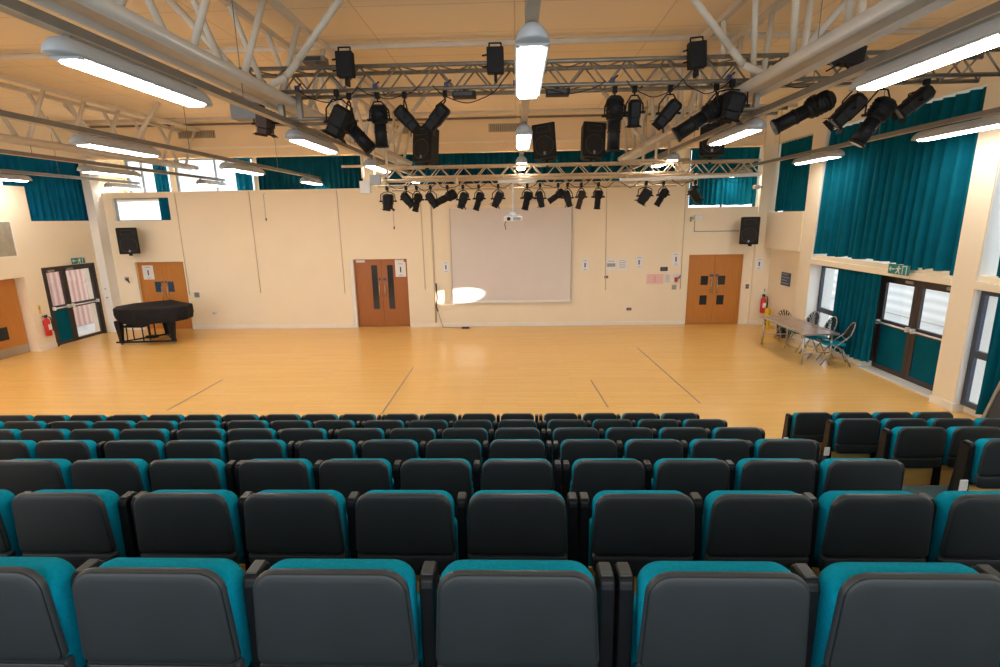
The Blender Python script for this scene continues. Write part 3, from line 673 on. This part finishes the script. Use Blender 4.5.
# ------------------------------------------------------------------ wall notices, switches, conduit
def notice(name, label, x, z, w, h, m='paper', y=YB, marks='number', cat='notice'):
    r = thing(name, label, cat, (x, y-.004, z))
    MB().box(-w/2, w/2, -.004, .0045, -h/2, h/2).build('sheet', m, r)
    k = MB()
    if marks == 'number':
        k.box(-.02, .02, -.008, -.004, -h*.2, h*.17)
        k.box(-w*.25, w*.25, -.008, -.004, h*.36, h*.38).box(-w*.2, w*.2, -.008, -.004, -h*.4, -h*.38)
    elif marks == 'text':
        for i in range(5): k.box(-w*.38, w*(.38 if i % 2 else .25), -.008, -.004, h*(.3-.15*i), h*(.34-.15*i))
    elif marks == 'table':
        k.box(-w*.4, w*.4, -.008, -.004, -h*.18, h*.1); k.box(-w*.3, w*.3, -.008, -.004, h*.25, h*.3)
    elif marks == 'plan':
        for i in range(4): k.box(-w*.42, w*.42, -.008, -.004, h*(.32-.2*i), h*(.335-.2*i))
        k.box(-w*.02, w*.0, -.008, -.004, -h*.35, h*.3)
    k.build('printing', 'ink' if marks == 'number' else ('red' if marks == 'plan' else 'ink_grey'), r)
    return r
notice('paper_notice', 'white paper notice just left of the projection screen', -2.37, 2.04, .26, .38)
notice('paper_notice', 'white paper notice first to the right of the screen', 2.26, 2.05, .26, .40)
notice('paper_notice', 'white paper with dark table of text, left of a pair', 3.12, 2.05, .34, .40, marks='table')
notice('paper_notice', 'white paper with lines of text, right of a pair', 3.50, 2.05, .32, .38, marks='text')
notice('paper_notice', 'white paper notice beside the pair of text sheets', 4.03, 2.12, .26, .40)
notice('paper_notice', 'white paper notice above the black sign near right door', 5.23, 2.2, .28, .42)
notice('pink_plan', 'pink framed plan sheet low on wall left of right door', 4.58, 1.55, .56, .34, 'pink', marks='plan')
notice('paper_notice', 'pale grey sheet between pink plan and red holder', 4.99, 1.56, .20, .32, 'paper_cream', marks='text')
notice('small_sign', 'small black sign above the grey sheet', 4.86, 1.88, .24, .13, 'ink', marks='text', cat='sign')
notice('paper_notice', 'white notice taped on the middle double door', -3.93, 1.97, .36, .50, y=YB+.13)
notice('paper_notice', 'white notice taped on the orange door behind piano', -12.66, 1.98, .38, .48, y=YB+.11)
notice('paper_notice', 'white notice on the narrow wall right of right door', 7.88, 2.02, .26, .38, y=16.975)
r = thing('red_holder', 'small red pouch with keys on white backing beside switches', 'holder', (5.28, YB-.01, 1.56))
MB().box(-.12, .12, -.002, .008, -.16, .16).build('backing', 'paper_cream', r); MB().tube((-.02, -.03, -.1), (-.02, -.03, .04), .05).build('pouch', 'red', r)
MB().path([(.05, -.02, .0), (.12, -.04, .1)], .02, 6).build('key_lever', 'ink', r)
def plate(label, x, z, w=.12, h=.12, m='white', y=YB, name='light_switch', cat='switch', dark='ink_grey'):
    r = thing(name, label, cat, (x, y, z))
    MB().box(-w/2, w/2, -.018, 0, -h/2, h/2).build('plate', m, r, bevel=.004)
    MB().box(-w*.25, -w*.05, -.024, -.018, -h*.25, h*.25).box(w*.08, w*.3, -.024, -.018, -h*.25, h*.25).build('rocker', dark, r)
plate('grey double switch under the red pouch', 5.22, 1.27, .15, .15, 'steel_soft')
plate('dark wall socket low on the back wall right of screen', 3.76, .55, .16, .09, 'ink', name='wall_socket', cat='socket')
plate('small black pull switch on a thin wall conduit', 2.97, 1.64, .12, .08, 'ink')
plate('grey switch plate right of the orange door behind piano', -11.0, 1.2, .17, .17, 'steel_soft')
plate('white wall socket low on wall right of piano', -10.49, .56, .17, .1, 'paper', name='wall_socket', cat='socket')
plate('white socket box left of the screen bottom', -1.2, .86, .2, .12, name='wall_socket', cat='socket')
plate('white data plate in the sun patch left of screen', -1.95, 1.16, .10, .1, name='wall_socket', cat='socket')
plate('dark switch on the narrow strip right of right door', 7.62, 1.27, .10, .14, 'ink', y=YB-.0)
plate('small white box under the left exit door column', -13.86, 1.2, .09, .09, y=16.72, dark='red')
plate('pale thermostat on the left corner column', -13.86, 1.5, .10, .08, y=16.72)
def conduit(label, pts, r=.012, m='conduit', name='wall_conduit', end=None):
    o = MB().path(pts, r, 6).build(name, m)
    tag(o, label, 'conduit')
y = YB-.014
conduit('cream conduit down the left end of the back wall', [(-11.25, y, 4.6), (-11.25, y, 1.2)])
conduit('thin conduit left of the middle double door', [(-5.85, y, 4.6), (-5.85, y, 1.2)])
conduit('thin conduit on the blank wall left of the middle door', [(-8.76, y, 4.6), (-8.76, y, 1.25)])
conduit('cream conduit right of the middle double door', [(-3.12, y, 4.6), (-3.1, y, 1.3)])
conduit('wider cream trunking left of the projection screen', [(-2.78, y, 4.6), (-2.78, y, .15)], .03)
conduit('thin conduit right of the screen down to black switch', [(2.9, y, 4.6), (2.95, y, 1.2)])
conduit('cream conduit by the right end of the back wall', [(5.42, y, 4.6), (5.42, y, 1.2)])
conduit('cream conduit running from white box to the right speaker', [(5.76, y, 3.5), (5.76, y, 3.08), (7.2, y, 3.08)], .014, 'steel_soft')
for x, z0, z1, lab in ((-8.26, 4.5, 3.7, 'thin pull cord with black toggle high on the left back wall'), (-4.02, 4.3, 3.36, 'thin pull cord with black toggle above the middle double door')):
    r = thing('pull_cord', lab, 'cord', (x, YB-.06, z1)); MB().tube((0, 0, 0), (0, 0, z0-z1), .005, n=5).build('cord', 'rail', r); MB().tube((0, 0, -.05), (0, 0, .03), .02).build('toggle', 'ink', r)
    MB().box(-.02, .02, -.02, .06, z0-z1-.01, z0-z1+.03).build('ceiling_rose', 'white', r)
r = thing('wall_sensor', 'white sensor box above the right double door', 'sensor', (5.72, YB, 3.5))
MB().box(.0, .26, -.12, 0, -.08, .1).build('case', 'white', r, bevel=.01); MB().box(-.12, .0, -.05, -.02, -.02, .02).tube((-.1, -.04, -.1), (-.1, -.04, .05), .025).build('arm', 'steel_soft', r)
r = thing('security_camera', 'small cream camera on the column above right speaker', 'camera', (7.74, 16.98, 4.43))
MB().tube((-.3, -.1, 0), (-.1, -.05, 0), .06, n=12).build('body', 'white', r); MB().box(-.12, .0, -.06, 0, -.02, .02).build('arm', 'steel_soft', r)
r = thing('cable_bundle', 'dark cable bundle hanging on the wall left of screen', 'cable', (-2.72, YB-.05, 0))
MB().path([(0, 0, 1.5), (.02, -.02, 1.0), (-.02, -.03, .72), (.03, -.02, .55)], .022, 6).build('coil', 'ink', r)
MB().path([(.03, -.02, .55), (.1, -.06, .3), (.2, -.12, .02), (.9, -.25, .015), (1.1, -.2, .02), (1.15, -.3, .02)], .012, 6).build('loose_cable', 'steel_soft', r)
MB().box(.85, 1.1, -.3, -.2, 0, .05).build('floor_plug', 'ink', r)

# vents in the bulkhead, grey vent
def vent(label, x0, x1, z0, z1, y=YB-.02):
    r = thing('air_vent', label, 'air vent', ((x0+x1)/2, y, z0)); w = (x1-x0)/2; h = z1-z0
    MB().box(-w, w, -.012, 0, 0, .03).box(-w, w, -.012, 0, h-.03, h).box(-w, -w+.03, -.012, 0, .03, h-.03).box(w-.03, w, -.012, 0, .03, h-.03).build('frame', 'vent', r)
    s = MB().use('vent'); n = int((2*w-.06)/.06)
    for i in range(n): s.box(-w+.03+i*.06, -w+.055+i*.06, -.01, -.002, .03, h-.03)
    s.build('slats', None, r); MB().box(-w+.03, w-.03, -.002, -.001, .03, h-.03).build('backing', 'rail', r)
vent('tan slatted vent in the bulkhead above the left window', -10.83, -9.62, 6.26, 6.5)
vent('tan slatted vent in the bulkhead left of centre lamp row', -3.75, -2.65, 6.26, 6.5)
vent('tan slatted vent in the bulkhead behind centre lamp row', -.85, .16, 6.25, 6.5)
vent('tan slatted vent in the bulkhead right of centre lamp row', 2.22, 3.3, 6.25, 6.5)
vent('tan slatted vent in the bulkhead behind left roof truss', -6.9, -5.8, 6.26, 6.5)
vent('tan slatted vent in the bulkhead at far left', -13.9, -12.9, 6.26, 6.5)
vent('tan slatted vent in the bulkhead behind right lamps', 5.9, 7.0, 6.25, 6.5)
r = thing('wall_louvre', 'grey louvred panel high on the left wall edge', 'louvre', (-14.0, 13.45, 2.76))
MB().box(0, .02, -.62, .60, 0, .04).box(0, .02, -.62, .60, .96, 1.0).box(0, .02, .56, .60, .04, .96).box(0, .02, -.62, -.58, .04, .96).build('frame', 'base', r)
s = MB()
for i in range(18): s.box(.0, .014, -.58, .56, .05+i*.05, .085+i*.05)
s.build('louvre_blades', 'vent_grey', r); MB().box(-.002, .001, -.58, .56, .04, .96).build('backing', 'vent', r)

# exit signs : pictograms in the y,z plane
def exit_sign(label, loc, ang, w=.56, h=.2):
    r = thing('exit_sign', label, 'exit sign', loc, (0, 0, ang))
    MB().box(-w/2, w/2, -.02, .01, -h/2, h/2).build('plate', 'green', r)
    MB().box(-.03, .03, .01, .09, -.02, .02).build('bracket', 'white', r)
    k = MB(); y0, y1 = -.026, -.02
    k.box(-.24, -.10, y0, y1, -.012, .012).prism([(-.26, 0), (-.20, .05), (-.20, -.05)], 'y', y0, y1)           # arrow
    k.tube((.02, y0, .06), (.02, y1, .06), .018, n=10)                                                              # running figure
    k.prism([(-.02, .035), (.035, .035), (.03, -.02), (-.01, -.02)], 'y', y0, y1)
    k.prism([(-.01, -.02), (.01, -.02), (-.045, -.085), (-.065, -.075)], 'y', y0, y1).prism([(.01, -.02), (.03, -.02), (.06, -.08), (.04, -.085)], 'y', y0, y1)
    k.prism([(-.02, .035), (-.02, .015), (-.065, -.005), (-.07, .01)], 'y', y0, y1).prism([(.03, .035), (.035, .01), (.075, .02), (.075, .035)], 'y', y0, y1)
    k.box(.12, .24, y0, y1, .07, .085).box(.12, .135, y0, y1, -.085, .07).box(.225, .24, y0, y1, -.085, .07)         # doorway
    k.build('pictogram', 'white', r)
exit_sign('green exit sign with running figure above left glazed door', (-13.9, 15.9, 2.51), PI/2, .5, .18)
exit_sign('green exit sign with running figure above right glazed door', (7.86, 10.8, 2.44), -PI/2, .56, .2)

# extinguishers
def extinguisher(label, loc, ang):
    r = thing('fire_extinguisher', label, 'fire extinguisher', loc, (0, 0, ang))
    rings = [[(rr*math.cos(a), -.1+rr*math.sin(a), z) for a in [2*PI*i/14 for i in range(14)]] for rr, z in ((.065, 0), (.08, .02), (.08, .42), (.065, .48), (.03, .52), (.03, .55))]
    MB().loft(rings).build('cylinder', 'red', r)
    MB().box(-.03, .03, -.13, -.07, .54, .6).prism([(-.16, .60), (.03, .56), (.03, .58), (-.15, .63)], 'x', -.015, .015).build('valve_handle', 'ink', r)
    MB().path([(.03, -.1, .57), (.11, -.13, .52), (.12, -.14, .3), (.10, -.15, .12)], .014, 6).build('hose', 'ink', r)
    MB().box(-.05, .05, -.186, -.175, .18, .34).build('label_panel', 'paper', r)
    MB().box(-.03, .03, -.03, .0, .3, .45).build('wall_hook', 'ink', r)
extinguisher('red fire extinguisher on the pier beside left glazed door', (-14.0, 14.38, .42), PI/2)
extinguisher('red fire extinguisher on the right corner wall', (8.08, 16.96, .42), 0)
for lab, loc, ang in (('small yellow notice above the left extinguisher', (-13.998, 14.34, 1.22), PI/2), ('thin cream notice above the right extinguisher', (8.14, 16.975, 1.12), 0)):
    r = thing('small_notice', lab, 'notice', loc, (0, 0, ang)); MB().box(-.035, .035, -.006, 0, -.13, .13).build('plate', 'yellow' if ang else 'paper_cream', r)
    MB().box(-.02, .02, -.008, -.006, -.02, .08).build('printing', 'ink_grey', r)
r = thing('blue_notice_sign', 'dark blue notice sign on the wall above the table', 'sign', (8.235, 15.9, 1.64), (0, 0, -PI/2))
MB().box(-.27, .27, -.012, 0, -.2, .2).build('plate', 'blue_sign', r)
k = MB()
for i in range(4): k.box(-.22, .2 if i % 2 else .1, -.016, -.012, .13-.09*i, .16-.09*i)
k.build('printing', 'ink_grey', r)
r = thing('wall_key_box', 'small dark lever catch on wall left of orange door', 'catch', (-13.36, YB, 1.78), (0, 0, 0))
MB().box(-.06, .06, -.03, 0, -.06, .06).build('plate', 'steel_soft', r); MB().tube((0, -.04, 0), (.12, -.08, -.12), .02).build('lever', 'ink', r)

# ------------------------------------------------------------------ floor marks (thin inlaid tracks)
for a, b, lab in (((-6.94, 9.3), (-6.95, 11.3), 'dark thin floor track far left'), ((-2.6, 9.1), (-2.61, 12.2), 'dark thin floor track left of centre'),
                  ((1.74, 9.4), (1.65, 11.1), 'dark thin floor track right of centre'), ((3.57, 9.6), (3.36, 14.0), 'dark thin floor track near the aisle')):
    d = Vector((b[0]-a[0], b[1]-a[1])).normalized(); n = Vector((-d.y, d.x))*.011
    mb = MB(); mb.prism([(a[0]-n.x, a[1]-n.y), (a[0]+n.x, a[1]+n.y), (b[0]+n.x, b[1]+n.y), (b[0]-n.x, b[1]-n.y)], 'z', 0, .004)
    tag(mb.build('floor_track', 'rail'), lab, 'floor track')

# ------------------------------------------------------------------ piano
r = thing('grand_piano', 'grand piano under a black fitted cover in front of orange door', 'piano', (-11.3, 15.2, 0))
top = [(-1.22, .15), (-1.0, -.25), (-.6, -.52), (.0, -.68), (.55, -.6), (1.05, -.38), (1.2, -.1), (1.08, .4), (.4, .85), (-.4, 1.05), (-1.1, .75)]
def th(x, y): return 1.12+.03*(x+1)/2
def skz(x, y): return .70-.08*max(0, 1-abs(x+.1)/.6)+.04*max(0, (x-.5))+.35*max(0, (-x-.75))
c = MB(); n = len(top)
def ringf(s, zf): return [(x*s, y*s, zf(x, y)) for x, y in top]
RR = lambda z, k: [(x*k+.35*(1-k), y*k+.5*(1-k), z) for x, y in top]
c.loft([RR(1.25, .06), RR(1.17, .6), ringf(.97, lambda x, y: th(x, y)), ringf(1.0, lambda x, y: th(x, y)-.03), ringf(1.005, lambda x, y: .9), ringf(.97, lambda x, y: skz(x, y))], cap=True, smooth=False)
c.build('cover', 'cover', r, bevel=0)
MB().prism([(x*.93, y*.93) for x, y in top], 'z', .72, .95).build('piano_case', 'black', r)
for x, y in ((-.80, -.36), (.72, -.2), (-.1, .7)):
    lg = MB(); lg.loft([[(x+s*u, y+s*v, z) for u, v in ((-1, -1), (1, -1), (1, 1), (-1, 1))] for s, z in ((.085, .75), (.08, .6), (.045, .16), (.06, .10))], smooth=False)
    l = lg.build('leg', 'black', r)
    MB().tube((x-.025, y, .055), (x+.025, y, .055), .05, n=12).box(x-.04, x+.04, y-.03, y+.03, .06, .12).build('castor', 'steel_soft', l)
MB().path([(-.9, -.45, .1), (.85, -.28, .1)], .028, 8).path([(-.8, -.38, .1), (-.1, .7, .1)], .024, 8).path([(.74, -.22, .1), (-.1, .7, .1)], .024, 8).build('dolly_frame', 'black', r)
MB().box(-.25, -.22, .1, .13, .2, .75).box(-.08, -.05, .1, .13, .2, .75).box(-.3, 0, -.02, .16, .12, .2).build('pedal_lyre', 'black', r)
r = thing('piano_stool', 'dark thin legged stool under the covered piano', 'stool', (-11.95, 15.35, 0))
MB().box(-.3, .3, -.17, .17, .46, .54).build('seat', 'black', r, bevel=.02)
for sx in (-1, 1):
    for sy in (-1, 1): MB().tube((sx*.26, sy*.14, 0), (sx*.25, sy*.13, .47), .018).build('leg', 'black', r)

# ------------------------------------------------------------------ table & folding chairs
r = thing('folding_table', 'long folding table with brown laminate top by the right wall', 'table', (7.25, 13.25, 0))
MB().box(-.40, .40, -1.15, 1.15, .76, .80).build('tabletop', 'table', r, bevel=.008)
MB().box(-.41, .41, -1.16, -1.15, .755, .802).box(-.41, .41, 1.15, 1.16, .755, .802).box(-.41, -.40, -1.15, 1.15, .755, .802).box(.40, .41, -1.15, 1.15, .755, .802).build('edge_trim', 'chrome', r)
for sx in (-1, 1):
    for sy in (-1, 1): MB().tube((sx*.33, sy*1.03, 0), (sx*.33, sy*1.0, .76), .022).build('leg', 'chrome', r)
for sy in (-1, 1): MB().tube((-.33, sy*1.0, .3), (.33, sy*1.0, .3), .014).tube((0, sy*1.0, .74), (0, sy*.45, .74), .012).build('leg_brace', 'chrome', r)
def fold_chair():
    # facing -X
    r = thing('folding_chair', 'x', 'folding chair')
    rad = .013
    for s in (-1, 1):
        MB().path([(-.28, s*.22, 0), (-.02, s*.22, .44), (.20, s*.21, .66)], rad, 8).build('front_leg', 'steel_soft', r)
        MB().path([(.28, s*.20, 0), (.10, s*.20, .36), (-.12, s*.20, .46)], rad, 8).build('rear_leg', 'steel_soft', r)
    MB().tube((-.22, -.22, .09), (-.22, .22, .09), .009).tube((.24, -.2, .08), (.24, .2, .08), .009).build('stretcher', 'steel_soft', r)
    MB().prism([(-.24, -.2), (.14, -.19), (.17, -.12), (.17, .12), (.14, .19), (-.24, .2), (-.27, .1), (-.27, -.1)], 'z', .44, .475).build('seat', 'teal', r, bevel=.01)
    arc = [(.20+.11*math.sin(a)*.9, -.22*math.cos(a)*1., .66+.27*math.sin(a)) for a in [PI*i/12 for i in range(13)]]
    MB().path(arc, rad, 8).build('back_frame', 'steel_soft', r)
    f = MB()
    for i in range(1, 8):
        a = PI*(.12+.76*(i-1)/6); e = (.20+.09*math.sin(a), -.2*math.cos(a), .66+.25*math.sin(a)); b0 = (.13, -.07*math.cos(a), .60)
        n = .022; f.loft([[(b0[0], b0[1]-n*.4, b0[2]), (b0[0], b0[1]+n*.4, b0[2]), (b0[0]+.006, b0[1]+n*.4, b0[2]), (b0[0]+.006, b0[1]-n*.4, b0[2])],
                          [(e[0], e[1]-n, e[2]), (e[0], e[1]+n, e[2]), (e[0]+.006, e[1]+n, e[2]), (e[0]+.006, e[1]-n, e[2])]], smooth=False)
    f.build('backrest_slats', 'black', r)
    MB().tube((.15, -.21, .58), (.15, .21, .58), .012).build('back_rail', 'steel_soft', r)
    return r
fc = fold_chair()
for i, (x, y, a, lab) in enumerate(((7.72, 12.3, -.35, 'teal seated folding chair at the near end of the table'), (7.68, 12.95, -.1, 'teal seated folding chair second from the near end of the table'),
                                    (7.64, 13.62, .1, 'teal seated folding chair third along, by the window'), (7.78, 14.72, 1.5, 'folding chair beyond the far end of the table'))):
    o = fc if i == 0 else copy_tree(fc, (0, 0, 0)); o.location = (x, y, 0); o.rotation_euler = (0, 0, a); o['label'] = lab; o['group'] = 'folding chairs around the table'; o.scale = (1.12,)*3 if i < 3 else (.92,)*3
r = thing('wet_floor_sign', 'yellow folding floor sign against the wall behind the table', 'floor sign', (7.98, 16.3, 0), (0, 0, -PI/2))
MB().prism([(-.15, 0), (-.11, 0), (-.09, .08), (.09, .08), (.11, 0), (.15, 0), (.10, .66), (-.10, .66)], 'y', -.04, -.02).build('front_panel', 'yellow', r)
MB().prism([(-.15, 0), (.15, 0), (.10, .66), (-.10, .66)], 'y', .04, .06).build('rear_panel', 'yellow', r)
MB().prism([(-.07, .25), (.07, .25), (0, .42)], 'y', -.045, -.04).box(-.06, .06, -.045, -.04, .14, .18).build('warning_mark', 'ink', r)
MB().path([(-.05, .01, .62), (-.05, .01, .70), (.05, .01, .70), (.05, .01, .62)], .012, 6).build('handle', 'yellow', r)
r = thing('waste_bin', 'dark grey square waste bin under the far table end', 'bin', (8.0, 15.2, 0))
MB().loft([[(s*u, s*v, z) for u, v in ((-1, -1), (1, -1), (1, 1), (-1, 1))] for s, z in ((.15, 0), (.18, .46), (.19, .46), (.19, .5), (.16, .5), (.15, .1))], smooth=False).build('body', 'bag', r)
MB().box(-.08, .08, -.19, -.183, .2, .34).build('label_panel', 'ink_grey', r)

# ------------------------------------------------------------------ leaning blackboard, right edge
r = thing('blackboard', 'charcoal blackboard with grey frame leaning at the right edge', 'blackboard', (7.62, 8.2, 0), (0, 0, 0))
B_ = Matrix.Rotation(0, 4, 'Z')
def slab(mb, y0, y1, z0, z1, t0, t1):
    def P(y, z, t): return (.17*z+t, y-.1*z, z)
    co = [P(y, z, t) for t in (t0, t1) for y in (y0, y1) for z in (z0, z1)]
    v = [mb.bm.verts.new(c) for c in co]
    for q in ((0, 1, 3, 2), (4, 6, 7, 5), (0, 4, 5, 1), (2, 3, 7, 6), (0, 2, 6, 4), (1, 5, 7, 3)): mb._f([v[i] for i in q])
mb = MB(); slab(mb, -1.25, -.05, .12, 1.25, .0, .02); mb.build('board', 'board', r)
mb = MB(); slab(mb, -.05, 0, .0, 1.32, -.02, .03); slab(mb, -1.3, -1.25, .0, 1.32, -.02, .03); slab(mb, -1.25, -.05, 1.25, 1.32, -.02, .03); slab(mb, -1.25, -.05, .07, .12, -.02, .03)
slab(mb, -1.25, -.05, .78, .82, -.015, .025); mb.build('frame', 'steel_soft', r)

# ------------------------------------------------------------------ tiers
YR = [None, 1.33, 2.28, 3.22, 4.16, 5.11, 6.05, 7.0]
ZT = [None, 2.565, 2.27, 1.98, 1.70, 1.405, 1.115, .825]
def tier(i, y0, y1, z, lab):
    r = thing('seating_tier', lab, 'seating step', (0, 0, 0))
    MB().box(-9.0, 6.35, y0, y1, 0, z-.02).build('riser', 'bag', r)
    MB().box(-9.0, 6.35, y0, y1, z-.02, z).build('carpet_top', 'carpet', r)
    MB().box(-9.0, 6.35, y1-.012, y1, z, z+.005).build('nosing', 'rail', r)
words = ['', 'nearest', 'second', 'third', 'fourth', 'fifth', 'sixth', 'seventh and farthest']
tier(0, -1.5, YR[1]-.235, ZT[1]-.83+.29, 'carpeted step where the photographer stands')
for i in range(1, 7):
    tier(i, YR[i-1]+.712 if i > 1 else YR[1]-.233, YR[i]+.71, ZT[i]-.83, 'blue grey carpeted step under the %s row of chairs' % words[i])
tn = 13
for i in range(1, 8):
    struct('trim_%d' % tn, MB().box(-8.9, 2.6, YR[i]+.10, YR[i]+.12, ZT[i]-.72, ZT[i]-.485), 'kick', 'varnished board behind the %s row, main block' % words[i], 'board', bevel=.004); tn += 1
    if i >= 4:
        struct('trim_%d' % tn, MB().box(3.93, 6.2, YR[i]+.10, YR[i]+.12, ZT[i]-.72, ZT[i]-.485), 'kick', 'varnished board behind the %s row, right block' % words[i], 'board', bevel=.004); tn += 1

# ------------------------------------------------------------------ auditorium chairs (origin at top centre of backrest)
TILT = .0   # forward lean of lower back per metre
def make_chair(end_arm, aisle):
    r = thing('auditorium_chair', 'x', 'chair')
    def P(u, v, w): return (u, w-v*TILT*1.0, v)      # v is negative downward; lower part goes forward (+y)
    # back shell, rounded plate bulging toward the camera (-y)
    out = rrect(.475, .338, .07, 6, .085, .03)
    def ring(s, w, dz=0.):
        cx, cz = 0, -.1675
        return [P(cx+(u-cx)*s, cz+(v-cz)*(s if s > 0 else 1)+dz, w) for u, v in out]
    mb = MB(); mb.use('shell'); mb.loft([ring(.2, -.0125), ring(.5, -.012), ring(.8, -.011), ring(.92, -.009), ring(.96, -.006), ring(.98, -.002)], cap=True)
    mb.use('rim'); mb.loft([ring(.98, -.002), ring(.994, .004), ring(1.0, .009), ring(1.0, .016)], cap=False)
    mb.build('back_shell', None, r)
    out2 = rrect(.512, .118, .012, 3, -.05, .04)
    R2 = lambda q, w: [(u*(1-(1-q)), w, -.342-.059+(v+.059)*(1-(1-q)*3.2)) for u, v in out2]
    mb = MB(); mb.use('shell'); mb.loft([R2(.80, -.003), R2(.95, -.002), R2(.985, .002)], cap=True); mb.use('rim'); mb.loft([R2(.985, .002), R2(1., .010), R2(1., .03)], cap=False)
    mb.build('lower_shell', None, r)
    # back cushion
    oc = rrect(.500, .44, .075, 6, -.06)
    ringc = lambda s, w, dz=0: [P(u*s, -.243+(v+.22)*s+dz-.012, w) for u, v in oc]
    MB().loft([ringc(.96, .014), ringc(.99, .024), ringc(1., .06), ringc(1., .095), ringc(.975, .118), ringc(.9, .135)]).build('back_cushion', 'teal', r)
    # tipped-up seat
    st = MB(); os_ = rrect(.48, .44, .05, 4)
    rs = lambda s, w: [(u*s, w-v*.12, -.24+(v+.22)*s-.22+.0) for u, v in os_]
    st.loft([rs(.95, .15), rs(1., .165), rs(1., .215), rs(.95, .235)]); st.build('tip_up_seat', 'teal', r)
    MB().loft([rs(.93, .237), rs(.93, .25)]).build('seat_underside', 'shell', r)
    # side panels / armrests
    prof = [(.062, -.105), (.068, -.08), (.085, -.07), (.14, -.07), (.158, -.08), (.165, -.11), (.19, -.42), (.23, -.80), (.25, -.83), (.0, -.83), (.0, -.815), (.03, -.78), (.055, -.42)]
    sides = [-.285] + ([.285] if end_arm else [])
    for s in sides:
        a = MB().prism(prof, 'x', s-.024, s+.024).build('armrest', 'arm', r, bevel=.012, seg=2)
        MB().box(s-.019, s+.019, .08, .145, -.072, -.065).build('cap', 'rim', a, bevel=.003)
        if aisle and s < 0:
            MB().box(s-.085, s-.024, .02, .032, -.50, -.39).box(s-.03, s-.02, .02, .08, -.48, -.42).build('row_plate', 'white', a); MB().box(s-.03, s-.022, .07, .15, -.7, -.1).build('side_trim', 'arm_side', a)
    return r
proto = {}
first_use = {}
for e in (0, 1):
    for a in (0, 1):
        if e and a: continue
        proto[(e, a)] = make_chair(e, a)
ords = ['first', 'second', 'third', 'fourth', 'fifth', 'sixth', 'seventh', 'eighth', 'ninth', 'tenth', 'eleventh', 'twelfth', 'thirteenth', 'fourteenth', 'fifteenth', 'sixteenth']
rw = ['', 'nearest row', 'second row', 'third row', 'fourth row', 'fifth row', 'sixth row', 'farthest row']
# centres and whether an end arm (right side) is needed
LEFT = [(-.01-.57*k) for k in range(4)] + [(-2.36-.57*k) for k in range(3)] + [(-4.14-.57*k) for k in range(4)] + [(-6.49-.57*k) for k in range(4)]
L_END = {0, 4, 7, 11}
RIGHT = [.62+.57*k for k in range(4)]; R_END = {3}
AISLE = [4.22+.565*k for k in range(4)]
def place(key, x, i, lab):
    src = proto[key]
    o = src if key not in first_use else copy_tree(src, (0, 0, 0)); first_use[key] = 1
    o.location = (x, YR[i], ZT[i]); o['label'] = lab; o['group'] = 'auditorium chairs in the ' + rw[i]
for i in range(1, 8):
    lim = -1.12*YR[i]-1.15
    for k, x in enumerate(LEFT):
        if x < max(lim, -8.4): continue
        place((1 if k in L_END else 0, 0), x, i, 'dark backed teal chair, %s left of the narrow centre gap, %s' % (ords[k], rw[i]))
    for k, x in enumerate(RIGHT):
        if x > 1.06*YR[i]+1.2: continue
        place((1 if k in R_END else 0, 0), x, i, 'dark backed teal chair, %s right of the narrow centre gap, %s' % (ords[k], rw[i]))
    if i >= 4:
        for k, x in enumerate(AISLE):
            if x > 1.06*YR[i]+.9: continue
            key = (0, 1) if k == 0 else ((1, 0) if k == 3 else (0, 0))
            place(key, x, i, 'dark backed teal chair, %s in the block beyond the aisle, %s' % (ords[k], rw[i]))

# ------------------------------------------------------------------ light
w = bpy.data.worlds.new('sky'); scene.world = w; w.use_nodes = True
bg = w.node_tree.nodes['Background']; bg.inputs['Color'].default_value = (.86, .93, 1., 1); bg.inputs['Strength'].default_value = 1.25
def area(name, loc, rot, sx, sy, power, col):
    l = bpy.data.lights.new(name, 'AREA'); l.shape = 'RECTANGLE'; l.size = sx; l.size_y = sy; l.energy = power; l.color = col
    o = bpy.data.objects.new(name, l); COL.objects.link(o); o.location = loc; o.rotation_euler = rot; return o
area('window_daylight_left', (-14.6, 15.6, 4.7), (0, -PI/2, 0), 2.4, 1.8, 90, (.85, .93, 1))
s = bpy.data.lights.new('added_sun_patch_spot', 'SPOT'); s.energy = 9000; s.spot_size = math.radians(3.2); s.spot_blend = .3; s.color = (1, .97, .9); s.shadow_soft_size = .02  # added unseen spot inside the room, stands in for sunlight on the wall
o = bpy.data.objects.new('added_sun_patch_spot', s); COL.objects.link(o); o.location = (7.8, 13.6, 2.05)
o.rotation_euler = (Vector((-2.1, 17.1, 1.06))-Vector(o.location)).to_track_quat('-Z', 'Y').to_euler()

# ------------------------------------------------------------------ camera
f, thd, psd, rd, H = 511., 12.7, 2.0, .95, 3.6
th_, ps_, r_ = map(math.radians, (thd, psd, rd))
R0 = Vector((math.cos(ps_), math.sin(ps_), 0)); Fw = Vector((-math.sin(ps_)*math.cos(th_), math.cos(ps_)*math.cos(th_), -math.sin(th_)))
U0 = R0.cross(Fw); R_ = R0*math.cos(r_)-U0*math.sin(r_); U_ = U0*math.cos(r_)+R0*math.sin(r_)
cam = bpy.data.cameras.new('camera'); cam.lens = 36*f/1000; cam.sensor_width = 36; cam.clip_start = .05; cam.clip_end = 200
co = bpy.data.objects.new('camera', cam); COL.objects.link(co)
co.matrix_world = Matrix(((R_.x, U_.x, -Fw.x, 0), (R_.y, U_.y, -Fw.y, 0), (R_.z, U_.z, -Fw.z, H), (0, 0, 0, 1)))
scene.camera = co
scene.view_settings.view_transform = 'Standard'
scene.view_settings.look = 'None'
scene.view_settings.exposure = 1.15
